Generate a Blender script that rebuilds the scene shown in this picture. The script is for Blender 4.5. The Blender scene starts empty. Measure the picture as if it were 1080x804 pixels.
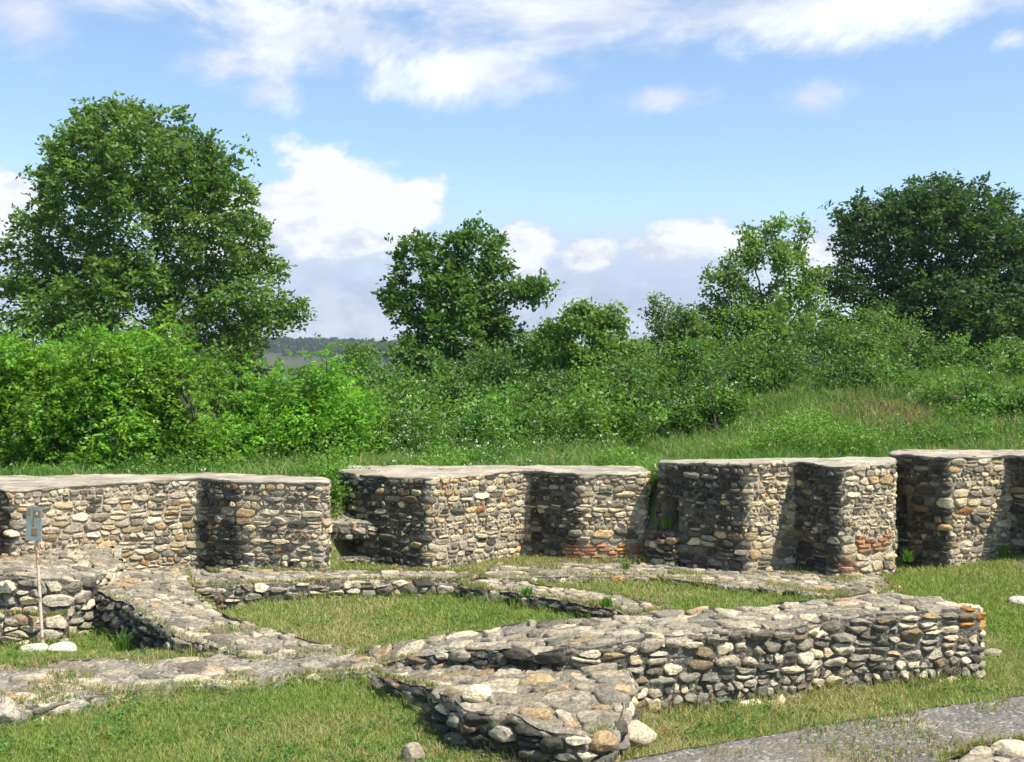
import bpy, math, random
import numpy as np
from mathutils import Vector, kdtree, noise
from mathutils.geometry import delaunay_2d_cdt

rng = np.random.default_rng(7)
random.seed(7)
S = bpy.context.scene
COL = S.collection
R = math.radians

# ------------------------------------------------------------------ camera, light, exposure
H, F, CX, CY = 2.65, 1158.0, 540.0, 402.0
cam = bpy.data.objects.new('camera', bpy.data.cameras.new('camera'))
COL.objects.link(cam); S.camera = cam
cam.location = (0, 0, H); cam.rotation_euler = (R(90), 0, 0)
cam.data.sensor_width = 36; cam.data.lens = 36 * F / 1080
cam.data.clip_end = 12000; cam.data.clip_start = .05

ELEV, SUNH = R(56), Vector((.80, -.60))
sdir = Vector((SUNH.x * math.cos(ELEV), SUNH.y * math.cos(ELEV), math.sin(ELEV)))
sun = bpy.data.objects.new('sun', bpy.data.lights.new('sun', 'SUN'))
COL.objects.link(sun); sun.data.energy = 5.0; sun.data.angle = R(.55); sun.data.color = (1, .94, .83)
sun.rotation_euler = sdir.to_track_quat('Z', 'Y').to_euler(); sun.location = (30, -20, 40)

S.view_settings.view_transform = 'Standard'; S.view_settings.look = 'None'
S.view_settings.exposure = .70; S.view_settings.gamma = 1; S.view_settings.use_curve_mapping = False
S.cycles.max_bounces = 6; S.cycles.diffuse_bounces = 3; S.cycles.transparent_max_bounces = 6
S.cycles.use_denoising = True
S.cycles.sample_clamp_indirect = 6

class NT:
    """small node helper"""
    def __init__(s, tree): s.t = tree; s.n = tree.nodes; s.n.clear()
    def add(s, typ, **kw):
        n = s.n.new(typ)
        for k, v in kw.items(): setattr(n, k, v)
        return n
    def link(s, a, b): s.t.links.new(a, b)
    def put(s, sock, v):
        if isinstance(v, bpy.types.NodeSocket): s.link(v, sock)
        else: sock.default_value = v
    def m(s, op, a, b=0.0, c=None, clamp=False):
        n = s.add('ShaderNodeMath', operation=op, use_clamp=clamp)
        s.put(n.inputs[0], a); s.put(n.inputs[1], b)
        if c is not None: s.put(n.inputs[2], c)
        return n.outputs[0]
    def mix(s, f, a, b, blend='MIX'):
        n = s.add('ShaderNodeMix', data_type='RGBA', blend_type=blend)
        s.put(n.inputs[0], f); s.put(n.inputs[6], a if isinstance(a, bpy.types.NodeSocket) else (*a, 1)); s.put(n.inputs[7], b if isinstance(b, bpy.types.NodeSocket) else (*b, 1))
        return n.outputs[2]
    def noise(s, vec, scale, detail=4, rough=.55, dist=0.0):
        n = s.add('ShaderNodeTexNoise'); n.inputs['Scale'].default_value = scale
        n.inputs['Detail'].default_value = detail; n.inputs['Roughness'].default_value = rough
        n.inputs['Distortion'].default_value = dist
        if vec is not None: s.link(vec, n.inputs['Vector'])
        return n.outputs[0]
    def ss(s, x, lo, hi):
        n = s.add('ShaderNodeMapRange', interpolation_type='SMOOTHSTEP')
        s.put(n.inputs[0], x); s.put(n.inputs[1], lo); s.put(n.inputs[2], hi)
        return n.outputs[0]

def build_world():
    w = bpy.data.worlds.new('World'); S.world = w; w.use_nodes = True
    T = NT(w.node_tree)
    tc = T.add('ShaderNodeTexCoord').outputs['Generated']
    sep = T.add('ShaderNodeSeparateXYZ'); T.link(tc, sep.inputs[0])
    x, y, z = sep.outputs
    az = T.m('ARCTAN2', x, y); el = T.m('ARCSINE', z)
    sky = T.add('ShaderNodeTexSky', sky_type='NISHITA', sun_disc=False)
    sky.sun_elevation = ELEV; sky.sun_rotation = math.atan2(SUNH.x, SUNH.y)
    sky.air_density = 1.0; sky.dust_density = .6; sky.ozone_density = 1.6; sky.altitude = 200
    T.link(tc, sky.inputs[0]) if sky.inputs else None
    skyc = T.mix(1.0, sky.outputs[0], (1.62, 1.70, 1.72), 'MULTIPLY')
    # clouds live on directions of the sky (azimuth / elevation)
    cb = T.add('ShaderNodeCombineXYZ'); T.link(az, cb.inputs[0]); T.link(T.m('MULTIPLY', el, 1.7), cb.inputs[1])
    f1 = T.noise(cb.outputs[0], 9, 9, .60, .25)
    f2 = T.noise(cb.outputs[0], 26, 6, .6, .1)
    f3 = T.noise(cb.outputs[0], 4.5, 7, .62, .6)
    fb = T.m('ADD', T.m('MULTIPLY', T.m('SUBTRACT', f1, .5), 2.3), T.m('MULTIPLY', T.m('SUBTRACT', f2, .5), 1.5))
    def blob(px, py, rx, ry):
        a = math.atan((px - CX) / F); e = math.atan((CY - py) / F * math.cos(a))
        dx = T.m('MULTIPLY', T.m('SUBTRACT', az, a), F / rx * math.cos(a) ** 0)
        dy = T.m('MULTIPLY', T.m('SUBTRACT', el, e), F / ry)
        d = T.m('SQRT', T.m('ADD', T.m('MULTIPLY', dx, dx), T.m('MULTIPLY', dy, dy)))
        return T.m('SUBTRACT', 1.0, d)
    def group(L):
        o = None
        for b in L:
            v = blob(*b); o = v if o is None else T.m('MAXIMUM', o, v)
        return o
    cum = group([(340, 195, 62, 48), (300, 225, 75, 50), (395, 225, 66, 50), (440, 215, 40, 30), (240, 240, 60, 50), (360, 250, 110, 30),
                 (8, 225, 60, 52), (-60, 240, 110, 60), (622, 268, 40, 24), (555, 262, 42, 32), (735, 254, 60, 25), (690, 262, 40, 18),
                 (900, 262, 60, 22), (1400, 220, 180, 50), (-420, 200, 200, 60)])
    wis = group([(840, 10, 320, 40), (600, 15, 300, 58), (400, -20, 300, 60), (500, 75, 120, 40), (280, 95, 60, 26), (120, -10, 90, 36), (20, 10, 70, 50),
                 (700, 104, 70, 22), (856, 106, 50, 22), (850, 104, 26, 14), (1000, -10, 260, 38), (250, 70, 80, 30), (1068, 40, 24, 12), (560, -120, 800, 90), (330, 40, 170, 60),
                 (1700, 60, 300, 70), (-700, 40, 300, 70), (2600, 150, 500, 80)])
    dc = T.m('MULTIPLY', T.ss(T.m('ADD', T.m('MULTIPLY', T.m('MINIMUM', cum, .55), 1.25), T.m('ADD', fb, T.m('MULTIPLY', T.m('SUBTRACT', f3, .5), .8))), -.10, .52), .97)
    dsoft = T.m('MULTIPLY', T.ss(T.m('ADD', cum, T.m('MULTIPLY', fb, .8)), -1.1, .35), .55)
    dw = T.m('MULTIPLY', T.ss(T.m('ADD', wis, T.m('ADD', T.m('MULTIPLY', T.m('SUBTRACT', f3, .5), 3.4), T.m('MULTIPLY', T.m('SUBTRACT', f2, .5), .9))), -.1, .9), .92)
    # lower lavender bank
    band = T.m('MULTIPLY', T.ss(el, .155, .075), T.ss(el, -.02, .04))
    bx = T.m('MULTIPLY', T.ss(az, -.75, -.28), T.ss(az, .38, .12))
    bank = T.m('MULTIPLY', T.m('MULTIPLY', band, bx), T.ss(T.m('ADD', f3, T.m('MULTIPLY', fb, .4)), -.15, .45))
    K = 1 / .1
    low = T.mix(T.ss(T.m('ADD', fb, .5), .3, .8), (.40 * K, .45 * K, .62 * K), (.57 * K, .61 * K, .73 * K))
    c = T.mix(T.m('MULTIPLY', bank, .93), skyc, low)
    wcol = T.mix(T.ss(T.m('ADD', f3, T.m('MULTIPLY', T.m('SUBTRACT', f1, .5), .5)), .40, .66), (.62 * K, .66 * K, .78 * K), (.92 * K, .94 * K, .97 * K))
    c = T.mix(dw, c, wcol)
    c = T.mix(T.m('MULTIPLY', dsoft, T.ss(el, .20, .11)), c, (.50 * K, .55 * K, .69 * K))
    ccol = T.mix(T.ss(T.m('ADD', T.m('ADD', T.m('MULTIPLY', T.m('MINIMUM', cum, .4), .8), T.m('MULTIPLY', fb, 1.6)), T.m('MULTIPLY', T.m('SUBTRACT', el, .12), 3.0)), -.35, .5), (.56 * K, .60 * K, .70 * K), (.84 * K, .85 * K, .86 * K))
    c = T.mix(dc, c, ccol)
    bg = T.add('ShaderNodeBackground'); T.link(c, bg.inputs[0]); bg.inputs[1].default_value = .077
    out = T.add('ShaderNodeOutputWorld'); T.link(bg.outputs[0], out.inputs[0])
    w.cycles.sampling_method = 'MANUAL'; w.cycles.sample_map_resolution = 1024
build_world()

# ------------------------------------------------------------------ helpers
def sst(x, a, b):
    t = np.clip((np.asarray(x, float) - a) / (b - a), 0, 1); return t * t * (3 - 2 * t)
def vhash(ix, iy, iz=0, seed=0):
    h = (ix * 374761393 + iy * 668265263 + iz * 2147483647 + seed * 144664741) & 0xffffffff
    h = ((h ^ (h >> 13)) * 1274126177) & 0xffffffff
    return ((h ^ (h >> 16)) & 0xffffff) / float(0xffffff)
def vnoise(P, scale, octv=3, seed=0):
    """vectorised value noise in 3D, about -1..1"""
    P = np.asarray(P, float); out = np.zeros(len(P)); amp = 1; tot = 0
    for o in range(octv):
        Q = P * scale * 2 ** o + 17.3 * o; I = np.floor(Q).astype(np.int64); f = Q - I; f = f * f * (3 - 2 * f)
        r = 0
        for dx in (0, 1):
            for dy in (0, 1):
                for dz in (0, 1):
                    w = (f[:, 0] if dx else 1 - f[:, 0]) * (f[:, 1] if dy else 1 - f[:, 1]) * (f[:, 2] if dz else 1 - f[:, 2])
                    r = r + w * vhash(I[:, 0] + dx, I[:, 1] + dy, I[:, 2] + dz, seed + o)
        out += amp * (r * 2 - 1); tot += amp; amp *= .5
    return out / tot

def G(px, py, z=0.0):
    """the point of height z seen at a photo position"""
    d = F * (H - z) / (py - CY); return ((px - CX) * d / F, d, z)
def at(px, py, d):
    return ((px - CX) * d / F, d, H - (py - CY) * d / F)

def tag(o, label=None, cat=None, group=None, kind=None):
    if label: o['label'] = label
    if cat: o['category'] = cat
    if group: o['group'] = group
    if kind: o['kind'] = kind
    return o
def empty(name, loc, label, cat, group=None):
    o = bpy.data.objects.new(name, None); COL.objects.link(o); o.location = loc
    o.empty_display_size = .2
    return tag(o, label, cat, group)

def mk(name, V, faces, mats, parent=None, col=None, smooth=True, matidx=None, loc=None):
    """faces: list of int arrays (m,k). col: (n,3) per-vertex colours."""
    V = np.asarray(V, np.float32)
    off = np.array(parent.location if parent else (loc or (0, 0, 0)), np.float32)
    me = bpy.data.meshes.new(name)
    faces = [np.asarray(f, np.int32) for f in faces if len(f)]
    nl = sum(f.size for f in faces); nf = sum(len(f) for f in faces)
    me.vertices.add(len(V)); me.vertices.foreach_set('co', (V - off).ravel())
    me.loops.add(nl); me.loops.foreach_set('vertex_index', np.concatenate([f.ravel() for f in faces]))
    me.polygons.add(nf)
    tot = np.concatenate([np.full(len(f), f.shape[1], np.int32) for f in faces])
    st = np.concatenate([[0], np.cumsum(tot)[:-1]]).astype(np.int32)
    me.polygons.foreach_set('loop_start', st); me.polygons.foreach_set('loop_total', tot)
    me.polygons.foreach_set('use_smooth', np.full(nf, smooth))
    for m in (mats if isinstance(mats, (list, tuple)) else [mats]): me.materials.append(m)
    if matidx is not None: me.polygons.foreach_set('material_index', np.asarray(matidx, np.int32))
    if col is not None:
        a = me.color_attributes.new('col', 'FLOAT_COLOR', 'POINT')
        a.data.foreach_set('color', np.concatenate([np.asarray(col, np.float32), np.ones((len(V), 1), np.float32)], 1).ravel())
    me.update(calc_edges=True); me.validate()
    o = bpy.data.objects.new(name, me); COL.objects.link(o)
    if parent: o.parent = parent
    else: o.location = off
    return o

class Buf:
    def __init__(s): s.V = []; s.F = {}; s.C = []; s.n = 0; s.M = {}
    def add(s, V, faces, col, mi=0):
        V = np.asarray(V, float); s.V.append(V)
        s.C.append(np.broadcast_to(np.asarray(col, float), (len(V), 3)))
        for f in faces:
            f = np.asarray(f, int)
            if len(f): s.F.setdefault(f.shape[1], []).append(f + s.n); s.M.setdefault(f.shape[1], []).append(np.full(len(f), mi))
        s.n += len(V)
    def build(s, name, mats, parent=None, smooth=True):
        ks = sorted(s.F)
        return mk(name, np.concatenate(s.V), [np.concatenate(s.F[k]) for k in ks], mats, parent, np.concatenate(s.C), smooth,
                  np.concatenate([np.concatenate(s.M[k]) for k in ks]))

# ------------------------------------------------------------------ materials
def newmat(name):
    m = bpy.data.materials.new(name); m.use_nodes = True; return m, NT(m.node_tree)
def finish(T, bsdf):
    o = T.add('ShaderNodeOutputMaterial'); T.link(bsdf, o.inputs[0])
def objco(T): return T.add('ShaderNodeTexCoord').outputs['Object']
def attr(T):
    a = T.add('ShaderNodeAttribute'); a.attribute_name = 'col'; return a.outputs['Color']
def bump(T, h, dist, strength=1.0, nrm=None):
    b = T.add('ShaderNodeBump'); T.link(h, b.inputs['Height']); b.inputs['Distance'].default_value = dist; b.inputs['Strength'].default_value = strength
    if nrm: T.link(nrm, b.inputs['Normal'])
    return b.outputs[0]
def princ(T, col, rough=.9, nrm=None, spec=.25):
    p = T.add('ShaderNodeBsdfPrincipled'); T.put(p.inputs['Base Color'], col if isinstance(col, bpy.types.NodeSocket) else (*col, 1))
    T.put(p.inputs['Roughness'], rough); p.inputs['Specular IOR Level'].default_value = spec
    if nrm: T.link(nrm, p.inputs['Normal'])
    return p.outputs[0]

def stone_mat():
    m, T = newmat('fieldstone'); co = objco(T); c = attr(T)
    n1 = T.noise(co, 7, 6, .65); n2 = T.noise(co, 38, 6, .7); n3 = T.noise(co, 16, 5, .6, .4)
    # layered streaks inside the stones
    mp = T.add('ShaderNodeMapping'); mp.inputs['Scale'].default_value = (6, 6, 45); T.link(co, mp.inputs[0])
    n4 = T.noise(mp.outputs[0], 1.3, 5, .6, .8)
    c = T.mix(1.0, c, T.mix(T.ss(n2, .3, .7), (.58, .55, .49), (1.44, 1.34, 1.14)), 'MULTIPLY')
    c = T.mix(1.0, c, T.mix(T.ss(n4, .35, .65), (.78, .78, .78), (1.14, 1.13, 1.1)), 'MULTIPLY')
    c = T.mix(T.m('MULTIPLY', T.ss(n3, .60, .66), .55), c, (.055, .055, .05))        # black lichen
    c = T.mix(T.m('MULTIPLY', T.ss(n1, .62, .70), .5), c, (.44, .43, .37))        # pale lichen
    n5 = T.noise(co, 3.1, 4, .6)
    c = T.mix(T.m('MULTIPLY', T.ss(n5, .66, .72), .25), c, (.32, .17, .06))       # rusty lichen
    h = T.m('ADD', T.m('MULTIPLY', n2, .45), T.m('ADD', T.m('MULTIPLY', n4, .5), T.m('MULTIPLY', n3, .5)))
    finish(T, princ(T, c, .88, bump(T, h, .022)))
    return m
def mortar_mat(name, a, b, d, top=False):
    m, T = newmat(name); co = objco(T)
    n1 = T.noise(co, 5, 6, .65, .3); n2 = T.noise(co, 45, 6, .75); n3 = T.noise(co, 1.1, 5, .6)
    vo = T.add('ShaderNodeTexVoronoi'); vo.inputs['Scale'].default_value = 34; T.link(co, vo.inputs['Vector'])
    sepc = T.add('ShaderNodeSeparateColor'); T.link(vo.outputs['Color'], sepc.inputs[0])
    c = T.mix(T.ss(n1, .35, .65), a, b)
    c = T.mix(T.m('MULTIPLY', T.ss(n2, .5, .72), .6), c, d)
    c = T.mix(T.m('MULTIPLY', T.ss(sepc.outputs[0], .72, .80), .5), c, (.10, .095, .085))
    c = T.mix(T.m('MULTIPLY', T.ss(sepc.outputs[1], .85, .92), .6), c, (.50, .46, .38))
    if top: c = T.mix(T.m('MULTIPLY', T.ss(n3, .52, .64), .6), c, (.25, .20, .12))
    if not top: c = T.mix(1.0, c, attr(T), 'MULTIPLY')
    h = T.m('ADD', T.m('MULTIPLY', n2, .6), T.m('ADD', T.m('MULTIPLY', n1, .5), T.m('MULTIPLY', vo.outputs['Distance'], -.5)))
    finish(T, princ(T, c, .95, bump(T, h, .035)))
    return m
def coping_mat():
    m, T = newmat('weathered_coping'); co = objco(T)
    mp = T.add('ShaderNodeMapping'); mp.inputs['Scale'].default_value = (1, 2.6, 30); mp.inputs['Rotation'].default_value = (0, 0, R(-6)); T.link(co, mp.inputs[0])
    n0 = T.noise(mp.outputs[0], 1.2, 6, .65, .6); n1 = T.noise(co, 3, 6, .6); n2 = T.noise(co, 50, 6, .7)
    c = T.mix(T.ss(n0, .32, .66), (.25, .215, .16), (.52, .455, .35))
    c = T.mix(T.m('MULTIPLY', T.ss(n1, .5, .7), .5), c, (.24, .215, .17))
    c = T.mix(T.m('MULTIPLY', T.ss(n2, .5, .75), .5), c, (.1, .095, .085))
    finish(T, princ(T, c, .95, bump(T, T.m('ADD', n2, n0), .02)))
    return m
def brick_mat():
    m, T = newmat('old_brick'); co = objco(T); c = attr(T); n = T.noise(co, 30, 6, .7); n1 = T.noise(co, 8, 4)
    c = T.mix(1.0, c, T.mix(T.ss(n, .3, .7), (.6, .6, .6), (1.3, 1.3, 1.3)), 'MULTIPLY')
    c = T.mix(T.m('MULTIPLY', T.ss(n1, .58, .68), .4), c, (.40, .33, .25))
    finish(T, princ(T, c, .92, bump(T, n, .015)))
    return m
def leaf_mat(name, k=1.0, trans=.42, gloss=.35):
    m, T = newmat(name); c = attr(T)
    p = T.add('ShaderNodeBsdfPrincipled'); T.link(c, p.inputs['Base Color']); p.inputs['Roughness'].default_value = .5; p.inputs['Specular IOR Level'].default_value = gloss
    tr = T.add('ShaderNodeBsdfTranslucent'); T.link(T.mix(1.0, c, (1.5 * k, 1.55 * k, .55 * k), 'MULTIPLY'), tr.inputs[0])
    mx = T.add('ShaderNodeMixShader'); mx.inputs[0].default_value = trans; T.link(p.outputs[0], mx.inputs[1]); T.link(tr.outputs[0], mx.inputs[2])
    finish(T, mx.outputs[0]); return m
def bark_mat():
    m, T = newmat('bark'); co = objco(T); n = T.noise(co, 6, 6, .7)
    finish(T, princ(T, T.mix(n, (.035, .028, .02), (.12, .10, .08)), .95, bump(T, n, .03))); return m
def ground_mat():
    m, T = newmat('soil_and_turf'); co = objco(T)
    n1 = T.noise(co, .8, 6, .6); n2 = T.noise(co, 14, 6, .7); n3 = T.noise(co, 90, 4, .7); n4 = T.noise(co, .012, 5, .6)
    sp = T.add('ShaderNodeSeparateXYZ'); T.link(co, sp.inputs[0])
    c = T.mix(T.ss(n2, .4, .62), (.15, .19, .05), (.26, .25, .115))
    c = T.mix(T.m('MULTIPLY', T.ss(n1, .55, .68), .6), c, (.27, .22, .13))
    c = T.mix(T.m('MULTIPLY', T.ss(n3, .5, .7), .5), c, (.06, .07, .025))
    far = T.mix(T.ss(n4, .42, .58), (.045, .06, .03), (.075, .07, .04))
    c = T.mix(T.ss(sp.outputs[1], 80, 160), c, far)
    finish(T, princ(T, c, 1.0, bump(T, T.m('ADD', n2, n3), .03), .1)); return m
def plain_mat(name, a, b, scale=20, rough=.8, thr=(.4, .6), bd=.004):
    m, T = newmat(name); co = objco(T); n = T.noise(co, scale, 6, .7)
    finish(T, princ(T, T.mix(T.ss(n, *thr), a, b), rough, bump(T, n, bd))); return m
STONE = stone_mat()
MORTAR = mortar_mat('lime_mortar', (.50, .42, .30), (.36, .30, .215), (.58, .50, .37))
MORTAR_D = mortar_mat('dark_mortar', (.17, .15, .12), (.09, .082, .07), (.26, .235, .19))
RUBTOP = mortar_mat('rubble_top', (.34, .295, .22), (.20, .178, .135), (.45, .40, .31), True)
PAVE = mortar_mat('grey_paving', (.24, .22, .185), (.17, .155, .13), (.34, .305, .25), True)
COPING = coping_mat(); BRICK = brick_mat(); BARK = bark_mat(); GROUND = ground_mat()
LEAF = leaf_mat('leaf'); BLADE = leaf_mat('grass_blade', 1.0, .35, .15); PETAL = leaf_mat('petal', .8, .3, .1)

# ------------------------------------------------------------------ terrain
FX = np.array([-30, -9, -6, -4.5, -2.6, -2.3, -.5, 1.5, 2.2, 3.5, 4.5, 5.6, 7.0, 9, 30.])
FY = np.array([15.4, 14.6, 15.0, 15.7, 15.3, 16.2, 16.6, 16.8, 15.6, 15.3, 15.1, 15.6, 15.8, 15.6, 15.])
def terrain(x, y):
    x = np.asarray(x, float); y = np.asarray(y, float)
    P = np.stack([x.ravel(), y.ravel(), np.zeros(x.size)], 1)
    wl = np.interp(x, FX, FY)
    inner = .025 * vnoise(P, .9, 3, 5).reshape(x.shape)
    inner = inner + .22 * sst(x, 5.0, 7.5) * sst(y, 11.5, 15) - .06 * sst(y, 8.4, 7.2) * sst(x, -.6, .2)
    inner = inner - .2 * sst(x, -3.0, -3.9) * sst(y, 10.5, 11.3) * sst(y, 14.6, 13.6)
    back = 1.02 + .10 * sst(y, 17, 24)
    mound = 1.5 * sst(x, 1.6, 8.8) * sst(y, 16.5, 27.5) * (1 - .12 * sst(y, 30, 45))
    back = back + mound + .10 * vnoise(P, .35, 3, 9).reshape(x.shape) * sst(y, 18, 22)
    z = inner + (back - inner) * sst(y, wl, wl + .75)
    P2 = P * 1.0
    d = np.hypot(x, y)
    z = z - (z + 24) * sst(y, 65, 330)
    hill = 70 * sst(y, 420, 1250) * (.72 + .28 * np.exp(-((x + 235) / 230) ** 2)) * (.94 + .06 * vnoise(P2, .003, 3, 21).reshape(x.shape))
    return z + hill * sst(y, 300, 500)
tz = lambda x, y: float(terrain(np.array([x]), np.array([y]))[0])

def build_ground():
    xs = np.unique(np.concatenate([np.arange(-9, 9.01, .12), np.arange(-30, -9, .8), np.arange(9, 31, .8), -30 - 1.16 ** np.arange(0, 31) * 18 + 18, 30 + 1.16 ** np.arange(0, 31) * 18 - 18]))
    ys = np.unique(np.concatenate([np.arange(-20, 6, 1.0), np.arange(6, 18, .1), np.arange(18, 45, .5), np.arange(45, 120, 4), np.arange(120, 1700, 22)]))
    X, Y = np.meshgrid(xs, ys); Z = terrain(X, Y); nx = len(xs); ny = len(ys)
    V = np.stack([X.ravel(), Y.ravel(), Z.ravel()], 1)
    i = np.arange(nx * ny).reshape(ny, nx)
    Fq = np.stack([i[:-1, :-1].ravel(), i[:-1, 1:].ravel(), i[1:, 1:].ravel(), i[1:, :-1].ravel()], 1)
    tag(mk('ground', V, [Fq], GROUND), kind='structure')
build_ground()

# ------------------------------------------------------------------ masonry
PAL_BACK = [((.54, .46, .33), 4), ((.45, .40, .32), 5), ((.30, .275, .23), 5), ((.17, .16, .135), 4), ((.09, .087, .078), 2), ((.46, .34, .20), 1.8), ((.34, .18, .09), .3), ((.60, .55, .45), 2), ((.27, .215, .14), 1.5)]
PAL_FRONT = [((.54, .47, .35), 2.5), ((.42, .39, .33), 3.5), ((.28, .265, .23), 5), ((.16, .152, .135), 4), ((.085, .083, .076), 2), ((.42, .32, .20), 1.2), ((.30, .16, .07), .25), ((.64, .58, .46), 1.2), ((.20, .16, .11), 1.8)]
PAL_SHADE = [((.24, .23, .20), 2), ((.12, .115, .105), 5), ((.06, .058, .053), 7), ((.34, .32, .27), .8), ((.17, .13, .09), 1)]  # shade tones painted into stones on faces turned away from the sun
PAL_TOP = [((.37, .34, .275), 4), ((.28, .262, .22), 4), ((.17, .16, .135), 3), ((.43, .39, .315), 2), ((.34, .26, .17), 1.5)]
def pick(pal):
    w = np.array([p[1] for p in pal], float); c = np.array(pal[rng.choice(len(pal), p=w / w.sum())][0])
    return c * rng.uniform(.8, 1.22) * (1 + rng.normal(0, .012, 3))

def clip(poly, n, c):
    """keep the side n.p <= c"""
    out = []; k = len(poly)
    d = [n[0] * p[0] + n[1] * p[1] - c for p in poly]
    for i in range(k):
        a, b = poly[i], poly[(i + 1) % k]; da, db = d[i], d[(i + 1) % k]
        if da <= 0: out.append(a)
        if (da < 0 < db) or (db < 0 < da):
            t = da / (da - db); out.append((a[0] + (b[0] - a[0]) * t, a[1] + (b[1] - a[1]) * t))
    return out
def cells(seeds, wts, gap, asp, rad):
    """power-diagram cells of seeds (n,2); asp stretches the metric so cells are wide"""
    n = len(seeds); kd = kdtree.KDTree(n)
    q = seeds / np.array([asp, 1.0])
    for i, p in enumerate(q): kd.insert((p[0], p[1], 0), i)
    kd.balance(); res = []
    for i in range(n):
        p = q[i]; poly = [(p[0] + rad * math.cos(a), p[1] + rad * math.sin(a)) for a in np.linspace(0, 2 * math.pi, 11)[:-1]]
        g = gap * rng.uniform(.5, 1.5) / 2
        for co, j, dist in kd.find_range((p[0], p[1], 0), rad * 2):
            if j == i or dist < 1e-6: continue
            nx, ny = (co[0] - p[0]) / dist, (co[1] - p[1]) / dist
            m = dist / 2 + (wts[i] - wts[j]) / (2 * dist)
            gg = g * (abs(nx) / asp + abs(ny)) if asp > 1 else g
            poly = clip(poly, (nx, ny), nx * p[0] + ny * p[1] + m - gg)
            if len(poly) < 3: break
        if len(poly) >= 3: res.append(np.array(poly) * np.array([asp, 1.0]))
        else: res.append(None)
    return res
def roundpoly(P, n, k=2, amt=.25):
    for _ in range(k):
        Q = np.roll(P, -1, 0); P = np.stack([P * (1 - amt) + Q * amt, P * amt + Q * (1 - amt)], 1).reshape(-1, 2)
    L = np.linalg.norm(np.roll(P, -1, 0) - P, axis=1); s = np.concatenate([[0], np.cumsum(L)]); t = np.linspace(0, s[-1], n + 1)[:-1]
    PP = np.vstack([P, P[:1]])
    return np.stack([np.interp(t, s, PP[:, 0]), np.interp(t, s, PP[:, 1])], 1)
def stone_uvh(poly, bulge, n=16, rings=5, depth=.07, p=2.6, facets=3, rag=.05):
    """a stone as (u, v, height) verts and faces from a cell outline"""
    P = roundpoly(poly, n, 2, rng.uniform(.10, .22)) if rng.random() < .5 else roundpoly(poly, n, 1, rng.uniform(.08, .2)); c = P.mean(0); r0 = np.sqrt(((P - c) ** 2).sum(1)).mean()
    P = c + (P - c) * (1 + rng.normal(0, rag, (n, 1)))
    fr = np.array([1.0, 1.0, .93, .76, .48, .2][:rings + 1]) if rings == 5 else np.linspace(1, .25, rings + 1)
    hh = bulge * (1 - np.clip(fr, 0, 1) ** p) ** (1 / p); hh[0] = -depth
    if rings == 5: hh[1] = -.012; fr[0] = .95
    V = []
    for f, h in zip(fr, hh): V.append(np.concatenate([c + (P - c) * f, np.full((n, 1), h)], 1))
    V.append(np.array([[c[0], c[1], bulge]])); V = np.concatenate(V)
    ext = np.abs(P - c).max(0) + 1e-6
    top = V[:, 2] > 0
    lim = np.full(len(V), 9.0)
    for _ in range(facets):
        a = rng.uniform(0, 2 * math.pi); sl = rng.uniform(.15, .95); o = rng.uniform(.45, 1.0)
        q = ((V[:, :2] - c) / ext) @ np.array([math.cos(a), math.sin(a)])
        lim = np.minimum(lim, bulge * (o - sl * (q - .0) * .8))
    V[top, 2] = np.maximum(np.minimum(V[top, 2], lim[top]), .1 * bulge)
    i = np.arange(n); j = (i + 1) % n; Fq = []
    for k in range(len(fr) - 1): Fq.append(np.stack([k * n + i, k * n + j, (k + 1) * n + j, (k + 1) * n + i], 1))
    k = len(fr) - 1; Ft = np.stack([k * n + i, k * n + j, np.full(n, len(V) - 1)], 1)
    return V, [np.concatenate(Fq), Ft]

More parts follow.
